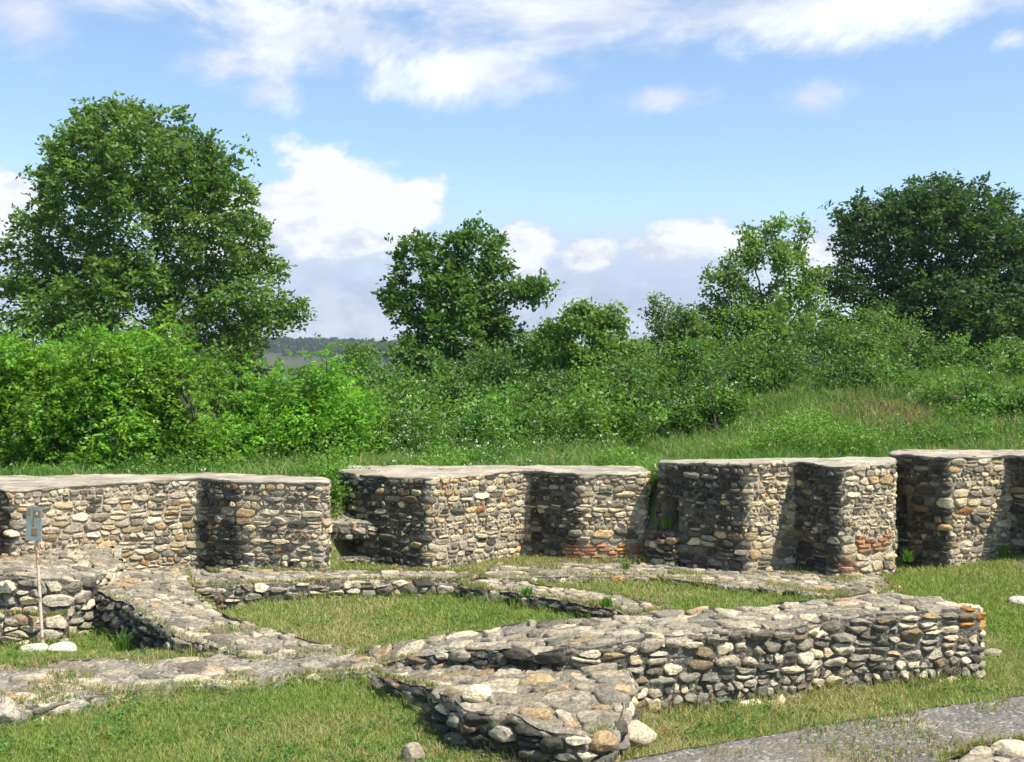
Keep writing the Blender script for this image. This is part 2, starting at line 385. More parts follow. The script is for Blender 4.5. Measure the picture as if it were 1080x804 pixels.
class Perim:
    """a closed footprint with rounded corners; (s, z, depth) -> point"""
    def __init__(s, pts, r=.1, wob=.03, zw=.02):
        P = np.array([p[:3] for p in pts], float); n = len(P)
        if sum(P[i][0] * P[(i + 1) % n][1] - P[(i + 1) % n][0] * P[i][1] for i in range(n)) < 0: P = P[::-1]
        P = np.roll(P, -int(np.argmax(P[:, 1])), axis=0)      # the seam sits at the back
        s.corners = P
        out = []; cut = []
        for i in range(n):
            a, b, c = P[i - 1], P[i], P[(i + 1) % n]; la = np.linalg.norm((a - b)[:2]); lc = np.linalg.norm((c - b)[:2]); rr = min(r, la * .4, lc * .4)
            A = b + (a - b) / la * rr; C = b + (c - b) / lc * rr
            for t in np.linspace(0, 1, 5): out.append((1 - t) ** 2 * A + 2 * t * (1 - t) * b + t * t * C)
        Q = np.array(out); Q = np.vstack([Q, Q[:1]])
        L = np.linalg.norm(np.diff(Q[:, :2], axis=0), axis=1); k = np.concatenate([[True], L > 1e-5]); Q = Q[k]
        L = np.linalg.norm(np.diff(Q[:, :2], axis=0), axis=1)
        s.s = np.concatenate([[0], np.cumsum(L)]); s.Q = Q; s.L = s.s[-1]
        ss0 = np.concatenate([[0], np.cumsum(L)]); m = max(24, int(ss0[-1] / .09)); t = np.linspace(0, ss0[-1], m + 1)
        Q = np.stack([np.interp(t, ss0, Q[:, k]) for k in range(3)], 1)
        T = np.diff(Q[:, :2], axis=0); T /= np.linalg.norm(T, axis=1)[:, None]; N0 = np.stack([T[:, 1], -T[:, 0]], 1)
        w1 = vnoise(Q[:-1] * [1, 1, 0], 2.6, 3, 71) * wob; w2 = vnoise(Q[:-1] * [1, 1, 0], 4.5, 3, 72) * zw * np.minimum(1, Q[:-1, 2] / .25)
        Q[:-1, :2] += N0 * w1[:, None]; Q[:-1, 2] += w2; Q[-1] = Q[0]
        L = np.linalg.norm(np.diff(Q[:, :2], axis=0), axis=1); s.s = np.concatenate([[0], np.cumsum(L)]); s.Q = Q; s.L = s.s[-1]
        T = np.diff(Q[:, :2], axis=0) / L[:, None]; s.N = np.stack([T[:, 1], -T[:, 0]], 1)
        Nv = (s.N + np.roll(s.N, 1, 0)); Nv /= np.linalg.norm(Nv, axis=1)[:, None]; s.Nv = np.vstack([Nv, Nv[:1]])
    def pt(s, u, d=0.0):
        u = np.mod(u, s.L); X = np.interp(u, s.s, s.Q[:, 0]); Y = np.interp(u, s.s, s.Q[:, 1])
        nx = np.interp(u, s.s, s.Nv[:, 0]); ny = np.interp(u, s.s, s.Nv[:, 1])
        return X + nx * d, Y + ny * d
    def zt(s, u): return np.interp(np.mod(u, s.L), s.s, s.Q[:, 2])
    def near(s, x, y):
        u = np.linspace(0, s.L, 600); X, Y = s.pt(u); return float(u[np.argmin((X - x) ** 2 + (Y - y) ** 2)])
    def vis(s, u):
        """is this stretch turned towards where people can stand (front half)"""
        X, Y = s.pt(u); nx = np.interp(np.mod(u, s.L), s.s, s.Nv[:, 0]); ny = np.interp(np.mod(u, s.L), s.s, s.Nv[:, 1])
        return (nx * (-X) + ny * (-Y)) / np.hypot(X, Y)
    def inside(s, X, Y):
        Q = s.Q[:-1]; X = np.asarray(X); Y = np.asarray(Y); c = np.zeros(X.shape, bool); n = len(Q)
        for i in range(n):
            x1, y1 = Q[i][:2]; x2, y2 = Q[(i + 1) % n][:2]
            if y1 == y2: continue
            k = ((y1 > Y) != (y2 > Y)) & (X < (x2 - x1) * (Y - y1) / (y2 - y1) + x1); c ^= k
        return c
    def edge(s, X, Y):
        A = s.Q[:-1, :2]; B = s.Q[1:, :2]; AB = B - A; P = np.stack([X, Y], 1); best = np.full(len(P), 1e9)
        for a, ab in zip(A, AB):
            t = np.clip(((P - a) @ ab) / (ab @ ab), 0, 1); best = np.minimum(best, np.linalg.norm(P - a - t[:, None] * ab, axis=1))
        return best
    def zin(s, X, Y):
        P = np.stack([X, Y], 1); k = s.Q[:-1]; d = ((P[:, None, :] - k[None, :, :2]) ** 2).sum(2) + .0008; w = d ** -1.8
        return (w * k[None, :, 2]).sum(1) / w.sum(1)

def wall_faces(P, buf, pal, rows=(.06, .17), asp=2.0, gap=.02, bulge=(.02, .055), holes=(), bricks=(), zb=-.08, overrides=(), shadepal=None, front_only=True, fine=1.0, core=1, rag=.05, mort=0.0, facets=3, topfree=.0, wmax=.46):
    """stones and mortar all round the footprint P"""
    zmax = P.corners[:, 2].max()
    seeds = []; wts = []; z = zb
    while z < zmax + .05:
        h = rng.uniform(*rows); s = rng.uniform(0, .2)
        while s < P.L:
            w = min(h * rng.uniform(.9, 2.9), wmax); zz = z + rng.normal(0, h * .10); q = rng.random()
            if q < .20 and h > .08:                     # two flat stones one above the other
                w = h * rng.uniform(1.4, 2.6); f = rng.uniform(.3, .7)
                seeds += [(s + w * .45, zz + h * f * .5), (s + w * .55, zz + h * (f + 1) * .5)]; wts += [0, 0]
            elif q < .30 and h > .10:                   # a stack of three slabs
                w = h * rng.uniform(1.3, 2.2)
                for f in (.17, .5, .83): seeds.append((s + w * rng.uniform(.4, .6), zz + h * f)); wts.append(0)
            elif q < .40:
                w = h * rng.uniform(.35, .7); seeds.append((s + w / 2, zz + h / 2)); wts.append(0)
            else:
                seeds.append((s + w / 2, zz + h / 2)); wts.append((h * rng.uniform(.0, .38)) ** 2)
            s += w
        z += h * .97
    seeds = np.array(seeds); wts = np.array(wts)
    cs = cells(seeds, wts, gap, asp, rows[1] * 1.35)
    for sd, c in zip(seeds, cs):
        if c is None: continue
        m = c.mean(0); zt = float(P.zt(m[0])); ext = np.ptp(c, axis=0)
        if m[1] > zt - .02 or ext.min() < .022: continue
        if front_only and float(P.vis(m[0])) < -.25: continue
        if any(a - .01 < m[0] < b + .01 and z0 - .01 < m[1] < z1 + .01 for a, b, z0, z1 in [k[:4] for k in bricks]): continue
        if any(a - .35 * ext[0] < m[0] < b + .35 * ext[0] and z0 - .3 * ext[1] < m[1] < z1 + .3 * ext[1] for a, b, z0, z1 in holes): continue
        sz = math.sqrt(ext[0] * ext[1]); bl = min(rng.uniform(*bulge) * (.6 + sz * 4), sz * .5)
        V, Fc = stone_uvh(c, bl, p=rng.uniform(2.4, 7), rag=rag, facets=facets)
        side = float(np.interp(np.mod(m[0], P.L), P.s, P.Nv[:, 0])) < -.3 and shadepal is not None
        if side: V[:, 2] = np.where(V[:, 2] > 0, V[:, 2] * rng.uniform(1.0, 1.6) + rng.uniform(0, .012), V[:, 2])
        V[:, 2] += rng.normal(0, bl * .25)
        V[:, 2] = np.minimum(V[:, 2], .085 - .12 * max(0, sz - .16))
        V[:, 1] = np.minimum(V[:, 1], P.zt(V[:, 0]) + .015 + topfree * rng.uniform(-.3, 1))
        x, y = P.pt(V[:, 0], V[:, 2]); W = np.stack([x, y, V[:, 1]], 1)
        W += (np.stack([vnoise(W, 14, 2, 3), vnoise(W, 14, 2, 4), vnoise(W, 14, 2, 6)], 1)) * .011 * fine
        cx, cy = P.pt(m[0]); pl = pal
        if shadepal is not None:
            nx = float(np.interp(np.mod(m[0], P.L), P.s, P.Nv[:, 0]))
            if nx < -.30 and rng.random() < .88: pl = shadepal  # left-facing stones carry shade in their colour
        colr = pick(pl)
        for (ox, oy, oz, rr, oc) in overrides:
            if (cx - ox) ** 2 + (cy - oy) ** 2 + (m[1] - oz) ** 2 < rr * rr: colr = np.array(oc) * rng.uniform(.85, 1.1)
        buf.add(W, Fc, colr, 0)
    # mortar skin behind the stones
    nu = int(P.L / .035); us = np.linspace(0, P.L, nu, endpoint=False); nz = max(4, int((zmax - zb) / .035))
    U, K = np.meshgrid(us, np.linspace(0, 1, nz)); ZT = P.zt(U); Z = zb + (ZT - .012 - zb) * K
    D = np.full(U.shape, -.006 + mort)
    x, y = P.pt(U.ravel(), 0.0); nn = vnoise(np.stack([x, y, Z.ravel()], 1), 9, 3, 11).reshape(U.shape)
    D += nn * .022
    for a, b, z0, z1 in holes: D[(U > a) & (U < b) & (Z > z0) & (Z < z1)] = -.42
    x, y = P.pt(U.ravel(), D.ravel()); V = np.stack([x, y, Z.ravel()], 1)
    i = np.arange(nu * nz).reshape(nz, nu); j = np.roll(i, -1, 1)
    Fq = np.stack([i[:-1].ravel(), j[:-1].ravel(), j[1:].ravel(), i[1:].ravel()], 1)
    nx = np.interp(U.ravel(), P.s, P.Nv[:, 0]); w = sst(nx, -.15, -.45) if shadepal is not None else np.zeros(nx.shape)  # left-facing mortar darkened too, shade put into its vertex colour
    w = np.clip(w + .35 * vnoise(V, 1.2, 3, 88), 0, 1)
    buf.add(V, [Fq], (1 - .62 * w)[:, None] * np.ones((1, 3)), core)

def brick_band(P, bricks, parent):
    for a, b, z0, z1 in bricks:
        B = Buf(); nr = max(1, int(round((z1 - z0) / .056))); h = (z1 - z0) / nr
        for r in range(nr):
            s = a + rng.uniform(-.05, .03)
            while s < b:
                w = rng.uniform(.16, .3); m = .011
                if s + w > b + .12: break
                q = np.array([(s + m, z0 + r * h + m * .7), (s + w - m, z0 + r * h + m * .7), (s + w - m, z0 + (r + 1) * h - m * .7), (s + m, z0 + (r + 1) * h - m * .7)])
                q += rng.normal(0, .004, q.shape)
                if rng.random() > .07:
                    V, Fc = stone_uvh(q, rng.uniform(.016, .032), p=5, facets=1, rag=.02)
                    x, y = P.pt(V[:, 0], V[:, 2]); W = np.stack([x, y, V[:, 1]], 1)
                    W += np.stack([vnoise(W, 20, 2, 3), vnoise(W, 20, 2, 4), vnoise(W, 20, 2, 6)], 1) * .006
                    B.add(W, Fc, np.array((.42, .20, .09)) * rng.uniform(.65, 1.2) * (1 + rng.normal(0, .05, 3)))
                s += w
        B.build('brick_band', [BRICK], parent)

def top_surface(P, name, mat, parent, res=.05, amp=.018, lift=0.0, stones=None, overhang=0.0, skirt=0.0, round_=.03, pal=PAL_TOP, gap=.02, sbulge=(.012, .035), seed=3, clear=None, slift=0.0):
    u = np.arange(0, P.L, res); x, y = P.pt(u, overhang)
    if overhang:
        nz = vnoise(np.stack([x, y, x * 0], 1), 3.0, 3, seed + 40) * .03 + vnoise(np.stack([x, y, x * 0], 1), 11, 2, seed + 41) * .012
        x, y = P.pt(u, overhang + nz)
    per = np.stack([x, y], 1)
    gx = np.arange(per[:, 0].min(), per[:, 0].max(), res); gy = np.arange(per[:, 1].min(), per[:, 1].max(), res)
    X, Y = np.meshgrid(gx, gy); X = X.ravel() + rng.uniform(-.3, .3, X.size) * res; Y = Y.ravel() + rng.uniform(-.3, .3, Y.size) * res
    k = P.inside(X, Y); X, Y = X[k], Y[k]; k = P.edge(X, Y) > res * .55; X, Y = X[k], Y[k]
    n0 = len(per); pts = [Vector(p) for p in per] + [Vector(p) for p in zip(X, Y)]
    r = delaunay_2d_cdt(pts, [(i, (i + 1) % n0) for i in range(n0)], [], 1, 1e-6)
    V2 = np.array([tuple(v) for v in r[0]]); tris = np.array([f for f in r[2] if len(f) == 3])
    e = P.edge(V2[:, 0], V2[:, 1]); ins = P.inside(V2[:, 0], V2[:, 1]); e = np.where(ins, e, -e)
    z = P.zin(V2[:, 0], V2[:, 1]); V = np.stack([V2[:, 0], V2[:, 1], z], 1)
    V[:, 2] += lift + amp * vnoise(V, 5, 3, seed) + amp * .6 * vnoise(V, 17, 2, seed + 1) - round_ * (1 - np.clip((e + max(overhang, 0)) / .09, 0, 1)) ** 2
    V[:, 2] += amp * .9 * np.clip(vnoise(V * [1, 1.6, 1], 9, 2, seed + 7), 0, 1)
    B = Buf(); B.add(V, [tris], (.3, .3, .3), 0)
    if skirt:
        up = B.V[0][:n0].copy() if len(r[0]) >= n0 else None
        kd = kdtree.KDTree(len(V))
        for i, v in enumerate(V): kd.insert((v[0], v[1], 0), i)
        kd.balance(); idx = [kd.find((p[0], p[1], 0))[1] for p in per]; up = V[idx]
        mid = up.copy(); mid[:, 2] -= skirt * .5 * (1 + .5 * vnoise(up, 6, 2, 5)); px, py = P.pt(u, overhang + .012 + .02 * vnoise(up, 9, 2, 8)); mid[:, 0] = px; mid[:, 1] = py
        lo = up.copy(); lo[:, 2] -= skirt * (1 + .45 * vnoise(up, 4, 2, 6)); px, py = P.pt(u, overhang * .3 - .005); lo[:, 0] = px; lo[:, 1] = py
        ii = np.arange(n0); jj = (ii + 1) % n0
        B.add(np.concatenate([up, mid, lo]), [np.concatenate([np.stack([n0 + ii, n0 + jj, jj, ii], 1), np.stack([2 * n0 + ii, 2 * n0 + jj, n0 + jj, n0 + ii], 1)])], (.3, .3, .3), 0)
    if stones:
        sz = stones; nx = int(np.ptp(per[:, 0]) / sz / 1.35) + 2; ny = int(np.ptp(per[:, 1]) / sz) + 2
        sd = np.array([(per[:, 0].min() + (i + .5 * (j % 2) + rng.uniform(-.45, .45)) * sz * 1.35, per[:, 1].min() + (j + rng.uniform(-.4, .4)) * sz) for i in range(nx) for j in range(ny)])
        cs = cells(sd, rng.uniform(0, (sz * .75) ** 2, len(sd)), gap, 1.5, sz * .85)
        for c in cs:
            if c is None: continue
            m = c.mean(0)
            if np.ptp(c, axis=0).min() < .05 or not P.inside(m[:1], m[1:])[0]: continue
            if clear is not None and rng.random() < clear: continue
            V, Fc = stone_uvh(c, rng.uniform(*sbulge), p=rng.uniform(2.6, 6), rag=.09, facets=4)
            e = P.edge(V[:, 0], V[:, 1]); ins = P.inside(V[:, 0], V[:, 1])
            if (~ins & (e > .05)).any(): continue
            zb = P.zin(V[:, 0], V[:, 1]); W = V.copy(); W[:, 2] = zb + V[:, 2] + lift + slift - .003 + rng.normal(0, .005) - round_ * (1 - np.clip(np.where(ins, e, 0) / .09, 0, 1)) ** 2
            W += np.stack([vnoise(W, 12, 2, 3), vnoise(W, 12, 2, 4), vnoise(W, 12, 2, 6) * .6], 1) * .022
            B.add(W, Fc, pick(pal), 1)
    return B.build(name, [mat, STONE], parent)

FOOT = []
def wall(pts, name, label, cat, group=None, r=.1, coping=False, rowp=None, topkw=None, brickpx=(), holes=(), **kw):
    P = Perim(pts, r, .035 if coping else .075, .02 if coping else .05); FOOT.append(P)
    c = P.corners[:, :2].mean(0); root = empty(name, (c[0], c[1], tz(c[0], c[1]) if not coping else 0), label, cat, group); root['kind'] = 'thing'
    bricks = []
    for (x0, y0, x1, y1, z0, z1) in brickpx:
        a, b = P.near(x0, y0), P.near(x1, y1)
        if b < a: a, b = b, a
        bricks.append((a, b, z0, z1))
    hl = []
    for (x0, y0, x1, y1, z0, z1) in holes:
        a, b = P.near(x0, y0), P.near(x1, y1); hl.append((min(a, b), max(a, b), z0, z1))
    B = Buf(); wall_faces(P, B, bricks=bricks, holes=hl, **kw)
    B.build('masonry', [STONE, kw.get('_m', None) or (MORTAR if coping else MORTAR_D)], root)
    if bricks: brick_band(P, bricks, root)
    if coping: top_surface(P, 'coping', COPING, root, res=.06, amp=.014, lift=.010, overhang=.004, skirt=.035, round_=.016, stones=.26, clear=.55, sbulge=(.002, .010), gap=.012, pal=[((.40, .36, .29), 3), ((.30, .275, .225), 3), ((.48, .43, .345), 2)])
    else: top_surface(P, 'rubble_top', RUBTOP, root, **(topkw or {}))
    return root, P

def pxy(px, D, h): return ((px - CX) * D / F, D, h)
BW = dict(pal=PAL_BACK, shadepal=PAL_SHADE, rows=(.04, .16), gap=.019, bulge=(.014, .042), asp=2.3, facets=5, mort=-.006, coping=True, r=.14, rag=.06)
# tall boundary wall, four lengths standing in a zigzag
h1 = 1.29
wall([pxy(-330, 13.2, h1), pxy(-60, 13.0, h1), pxy(-20, 14.3, h1), pxy(12, 13.75, h1), pxy(130, 14.8, h1), pxy(208, 15.5, h1), pxy(246, 15.0, h1), pxy(347, 14.8, h1), pxy(347, 15.5, h1), pxy(232, 16.15, h1), pxy(0, 15.7, h1), pxy(-330, 15.2, h1)],
     'rubble_wall', 'tall pale rubble stone wall at the left behind the rusty sign post', 'stone wall', **BW)
h2 = 1.30
wall([pxy(356, 16.5, h2), pxy(392, 15.75, h2), pxy(455, 15.25, h2), pxy(556, 16.7, h2), pxy(612, 16.0, h2), pxy(686, 16.2, h2), pxy(680, 17.4, h2), pxy(480, 17.5, h2), pxy(366, 17.4, h2)],
     'rubble_wall', 'tall rubble wall in the middle with orange brick courses low at its right corner', 'stone wall',
     brickpx=[(*pxy(596, 16.2, 0)[:2], *pxy(684, 16.2, 0)[:2], .045, .265)], **BW)
h3 = 1.53
wall([pxy(694, 15.9, h3 - .06), pxy(740, 15.3, h3 - .02), pxy(791, 14.9, h3), pxy(837, 15.35, h3), pxy(886, 14.5, h3), pxy(944, 14.9, h3 + .02), pxy(944, 15.9, h3 + .02), pxy(830, 15.9, h3), pxy(700, 16.4, h3 - .06)],
     'rubble_wall', 'dark rubble wall right of centre with short brick patches on its right pier', 'stone wall',
     brickpx=[(*pxy(905, 14.6, 0)[:2], *pxy(941, 14.9, 0)[:2], .36, .60), (*pxy(878, 14.55, 0)[:2], *pxy(903, 14.6, 0)[:2], .13, .25)],
     holes=[(*pxy(696, 15.85, 0)[:2], *pxy(712, 15.6, 0)[:2], .50, .98)], **BW)
h4 = 1.61
wall([pxy(938, 15.9, h4), pxy(1002, 15.0, h4), pxy(1066, 15.5, h4), pxy(1120, 14.6, h4), pxy(1200, 14.7, h4), pxy(1230, 15.3, h4), pxy(1330, 14.5, h4), pxy(1500, 14.5, h4), pxy(1500, 16.2, h4), pxy(1060, 16.4, h4), pxy(945, 16.6, h4)],
     'rubble_wall', 'rubble wall at the far right rising out of the grass bank', 'stone wall',
     holes=[(*pxy(946, 15.8, 0)[:2], *pxy(956, 15.65, 0)[:2], .75, 1.02)], **BW)
# low joining pieces in the gaps
LW = dict(pal=PAL_FRONT, shadepal=PAL_SHADE, rows=(.06, .15), gap=.018, bulge=(.025, .06), rag=.06)
wall([pxy(343, 15.75, .66), pxy(400, 15.70, .60), pxy(404, 16.4, .70), pxy(340, 16.5, .72)], 'low_wall', 'low stone infill with a dark square hole between left and middle walls', 'stone wall',
     holes=[(*pxy(354, 15.74, 0)[:2], *pxy(394, 15.71, 0)[:2], .13, .36)], topkw=dict(stones=.13), r=.04, **LW)
wall([pxy(682, 15.95, .46), pxy(712, 15.5, .46), pxy(718, 16.2, .5), pxy(680, 16.5, .5)], 'low_wall', 'low stone ledge under the dark gap beside the brick courses', 'stone wall',
     topkw=dict(stones=.12), r=.04, **LW)

# low foundation walls
FW = dict(wmax=.34, pal=PAL_FRONT, shadepal=PAL_SHADE, gap=.02, rag=.07, fine=1.3, topfree=.015)
def pg(L): return [G(*p) for p in L]
TOPK = dict(stones=.12, res=.03, amp=.030, round_=.03, skirt=.05, overhang=-.006, clear=.22, sbulge=(.012, .040), gap=.032, lift=-.014, slift=.016)
wall(pg([(205, 619, .24), (330, 614, .23), (430, 612, .22), (497, 611, .2), (505, 602, .2), (190, 601, .26)]), 'low_wall',
     'low kerb of stones along the foot of the left and middle tall walls', 'stone wall', rows=(.07, .13), bulge=(.03, .06), topkw=TOPK, r=.08, **FW)
wall([G(500, 611, .13), G(600, 608, .09), G(690, 607, .08), G(762, 616, .08), G(850, 626, .07), G(915, 630, .06), G(950, 622, .06), (5.0, 14.9, .06), (3.2, 15.3, .05), (1.9, 15.9, .03), (.9, 16.1, .03), (-.2, 16.0, .06)], 'low_wall',
     'flat grey rubble footing at the base of the brick patched walls', 'stone wall', rows=(.06, .1), bulge=(.02, .04), topkw=dict(TOPK, stones=.14, sbulge=(.008, .024), clear=.3, amp=.020), r=.15, **FW)
wall(pg([(480, 617, .17), (560, 628, .17), (640, 641, .17), (672, 650, .2), (712, 640, .2), (640, 626, .17), (560, 614, .17), (505, 609, .17)]), 'low_wall',
     'low narrow stone kerb running diagonally between the two grass courts', 'stone wall', rows=(.06, .12), bulge=(.03, .05), topkw=TOPK, r=.08, **FW)
wall([G(101, 624, .25), G(141, 642, .24), G(173, 662, .20), G(208, 677, .15), G(243, 689, .10), (-2.35, 10.1, .08), (-1.5, 10.2, .10), (-1.25, 10.35, .12), G(350, 680, .10), G(282, 661, .14), G(226, 641, .19), G(200, 619, .25), (-4.0, 14.0, .28), (-5.1, 14.0, .28)], 'low_wall',
     'broad topped low wall with dark stones on its side, right of the sign post', 'stone wall', rows=(.06, .15), bulge=(.04, .08), topkw=dict(TOPK), r=.12, zb=-.3, **FW)
wall([(-9, 12.2, .48), (-7, 12.12, .50), (-5.8, 12.1, .52), (-4.95, 12.1, .48), (-4.75, 12.35, .42), (-4.85, 12.9, .38), (-4.9, 13.8, .38), (-5.3, 14.7, .42), (-9, 14.4, .48)], 'low_wall',
     'crumbling pale ledge in front of the left tall wall, behind the sign post', 'stone wall', rows=(.08, .19), bulge=(.04, .08), topkw=dict(TOPK, stones=.14, amp=.05), r=.2, zb=-.3, **dict(FW, shadepal=None, pal=[((.52, .46, .36), 4), ((.42, .40, .34), 4), ((.25, .24, .21), 3), ((.13, .125, .115), 1.5), ((.45, .32, .18), 1)]))
wall([(-9, 11.8, .15), (-6.4, 11.78, .18), (-5.4, 11.8, .16), (-4.95, 11.9, .08), (-4.85, 12.15, .1), (-9, 12.25, .16)], 'low_wall',
     'lowest pale stone step right behind the foot of the sign post', 'stone wall', rows=(.09, .17), bulge=(.04, .07), topkw=dict(TOPK, stones=.15, amp=.04), r=.15, zb=-.3, **dict(FW, shadepal=None, pal=[((.56, .50, .40), 4), ((.42, .40, .34), 4), ((.25, .24, .21), 2)]))
wall([(-6.5, 8.9, .2), (-4.6, 8.4, .2), (-4.0, 8.35, .17), (-3.55, 8.75, .1), (-3.2, 9.25, .06), (-2.7, 9.35, .06), (-2.25, 9.2, .06), (-1.85, 9.65, .07), (-1.3, 9.62, .10), (-.95, 9.5, .15), (-.9, 10.0, .18), (-1.45, 10.35, .10), (-2.5, 10.4, .07), (-3.3, 10.25, .07), (-4.3, 10.1, .08), (-5.0, 9.9, .09), (-6.5, 9.9, .1)], 'low_wall',
     'worn rubble footing almost flush with the grass at the lower left', 'stone wall', rows=(.08, .16), bulge=(.03, .06), topkw=dict(TOPK, stones=.17, amp=.04, clear=.5), r=.1, **dict(FW, pal=[((.40, .37, .31), 4), ((.28, .27, .24), 4), ((.50, .46, .38), 2), ((.16, .155, .14), 2)]))
ORANGE = (.44, .20, .045)
wall([(4.2, 9.80, .62), (4.32, 10.2, .60), (4.05, 10.35, .6), (3.47, 10.5, .62), (2.94, 10.3, .62), (2.25, 10.05, .61), (1.57, 10.05, .58), (.52, 9.97, .5), (-.35, 9.98, .4), (-.96, 10.06, .28), (-1.5, 10.3, .12), (-1.35, 9.85, .10), (-.72, 9.45, .30), (-.49, 9.25, .39), (-.03, 8.9, .48), (.45, 8.68, .55), (.91, 8.62, .62), (1.21, 8.76, .63), (2.03, 9.03, .63), (2.93, 9.42, .64), (3.6, 9.63, .64)], 'foundation_wall',
     'long knee high rubble wall in the foreground with orange lichened stones at its right end', 'stone wall',
     rows=(.05, .15), bulge=(.04, .09), facets=4, topkw=dict(TOPK, stones=.15), r=.1,
     overrides=[(4.15, 9.80, .52, .13, (.40, .20, .06)), (4.2, 9.82, .43, .09, (.38, .24, .09))], asp=1.95, **dict(FW, wmax=.4))
wall([(-1.27, 9.72, .10), (-1.22, 9.5, .12), (-1.05, 9.22, .15), (-.8, 8.83, .22), (-.51, 8.25, .32), (-.34, 7.85, .33), (-.02, 7.62, .32), (.26, 7.42, .29), (.50, 7.36, .25), (.72, 7.58, .24), (.84, 7.95, .33), (.95, 8.75, .42), (.2, 9.1, .36), (-.6, 9.55, .22), (-1.0, 9.82, .12)], 'foundation_wall',
     'short spur of low wall with dark undercut stones at the bottom centre', 'stone wall',
     rows=(.06, .165), bulge=(.045, .10), facets=5, asp=2.0, topkw=dict(TOPK, stones=.16, amp=.035, clear=.12, sbulge=(.018, .055)), r=.12, **FW)
# paving at the lower right
def paving():
    pts = [(.2, 7.05, .05), G(650, 801, .07), G(760, 780, .08), G(840, 767, .08), G(900, 757, .08), G(1000, 742, .09), G(1085, 731, .09), (5.6, 9.6, .1), (8, 10, .1), (8, 5, .1), (.2, 5, .08)]
    P = Perim(pts, .1); FOOT.append(P); root = empty('stone_paving', (3, 7, 0), 'worn grey stone paving crossing the lower right corner', 'paving')
    B = Buf(); wall_faces(P, B, PAL_FRONT, rows=(.06, .1), bulge=(.02, .04), gap=.02); B.build('masonry', [STONE, MORTAR_D], root)
    top_surface(P, 'paving_top', PAVE, root, res=.045, amp=.014, round_=.03, stones=.3, clear=.8, sbulge=(.003, .012), gap=.03)
    tops = pg([(985, 800, .2), (1030, 789, .2), (1090, 784, .22)]) + [(4.6, 7.9, .2), (4.6, 6.6, .2), (2.6, 6.6, .2)]
    wall(tops, 'low_wall', 'row of stones edging the paving in the bottom right corner', 'stone wall', rows=(.07, .12), bulge=(.04, .06), topkw=TOPK, r=.1, **FW)
paving()

# ------------------------------------------------------------------ loose stones
def rock(loc, size, colr, label, rot=0.0, group=None, seed=0, name='loose_stone'):
    import bmesh
    bm = bmesh.new(); bmesh.ops.create_icosphere(bm, subdivisions=4, radius=1)
    V = np.array([v.co[:] for v in bm.verts]); Fc = np.array([[v.index for v in f.verts] for f in bm.faces]); bm.free()
    rr = np.random.default_rng(seed + 100)
    for _ in range(9):
        n = rr.normal(size=3); n /= np.linalg.norm(n); o = rr.uniform(.62, .92); d = V @ n; k = d > o; V[k] -= np.outer(d[k] - o, n) * .85
    V = V * (1 + .10 * vnoise(V + seed * 3, 1.6, 3, seed)[:, None]) * np.array(size) / 2
    c, s = math.cos(rot), math.sin(rot); V = V @ np.array([[c, s, 0], [-s, c, 0], [0, 0, 1]])
    V = V + np.array(loc) + np.array([0, 0, size[2] * .28])
    o = mk(name, V, [Fc], STONE, None, np.broadcast_to(colr, V.shape), True, loc=loc)
    return tag(o, label, 'stone', group)
LS = 'loose stones'
def on(px, py, z=None):
    g = G(px, py, 0 if z is None else z); return (g[0], g[1], tz(g[0], g[1]) if z is None else z)
rock(on(36, 688, -.2), (.30, .22, .13), (.55, .53, .48), 'pale flat stone left of the rusty post foot', 0, LS, 1)
rock(on(68, 688, -.2), (.34, .24, .14), (.62, .60, .54), 'whitish flat stone right of the rusty post foot', .1, LS, 2)
rock(on(435, 803), (.17, .15, .19), (.30, .275, .23), 'upright grey stone in the grass at the bottom edge', .3, LS, 3)
rock(on(310, 716), (.17, .14, .10), (.50, .48, .42), 'small pale stone on the rubble footing left of centre', .3, LS, 4)
rock(on(504, 738, .33), (.24, .17, .15), (.70, .64, .50), 'cream white stone lying on top of the short spur wall', .1, LS, 5, )
rock(on(1078, 640), (.34, .3, .12), (.50, .48, .44), 'grey flat stone in the grass at the far right edge', .1, LS, 6)
rock(on(1048, 690), (.2, .18, .07), (.34, .31, .26), 'small flat stone in the grass right of the long low wall', .7, LS, 7)
rock(on(666, 784, .0), (.40, .30, .22), (.50, .45, .36), 'large tan stone fallen beside the end of the spur wall', .4, LS, 8)
rock(on(655, 760, .08), (.24, .2, .26), (.62, .58, .50), 'white upright stone leaning on the end of the spur wall', 1.0, LS, 9)
rock(on(980, 640, .60) if False else (3.3, 7.25, .17), (.3, .22, .14), (.56, .49, .38), 'cream stone on the edging row in the bottom right corner', .3, LS, 10)
rock(on(220, 702), (.16, .12, .07), (.46, .43, .38), 'small flat pale stone at the edge of the grass below the dark wall side', .9, LS, 11)
rock(on(24, 752), (.42, .30, .22), (.50, .47, .41), 'big pale stone at the ragged front of the lower left footing', .2, LS, 12)
rock(on(62, 750), (.36, .26, .20), (.38, .36, .32), 'grey rounded stone beside the big pale one at lower left', 1.2, LS, 13)
rock(on(2, 764), (.30, .30, .26), (.42, .40, .36), 'grey stone cut by the left edge of the picture', .5, LS, 14)

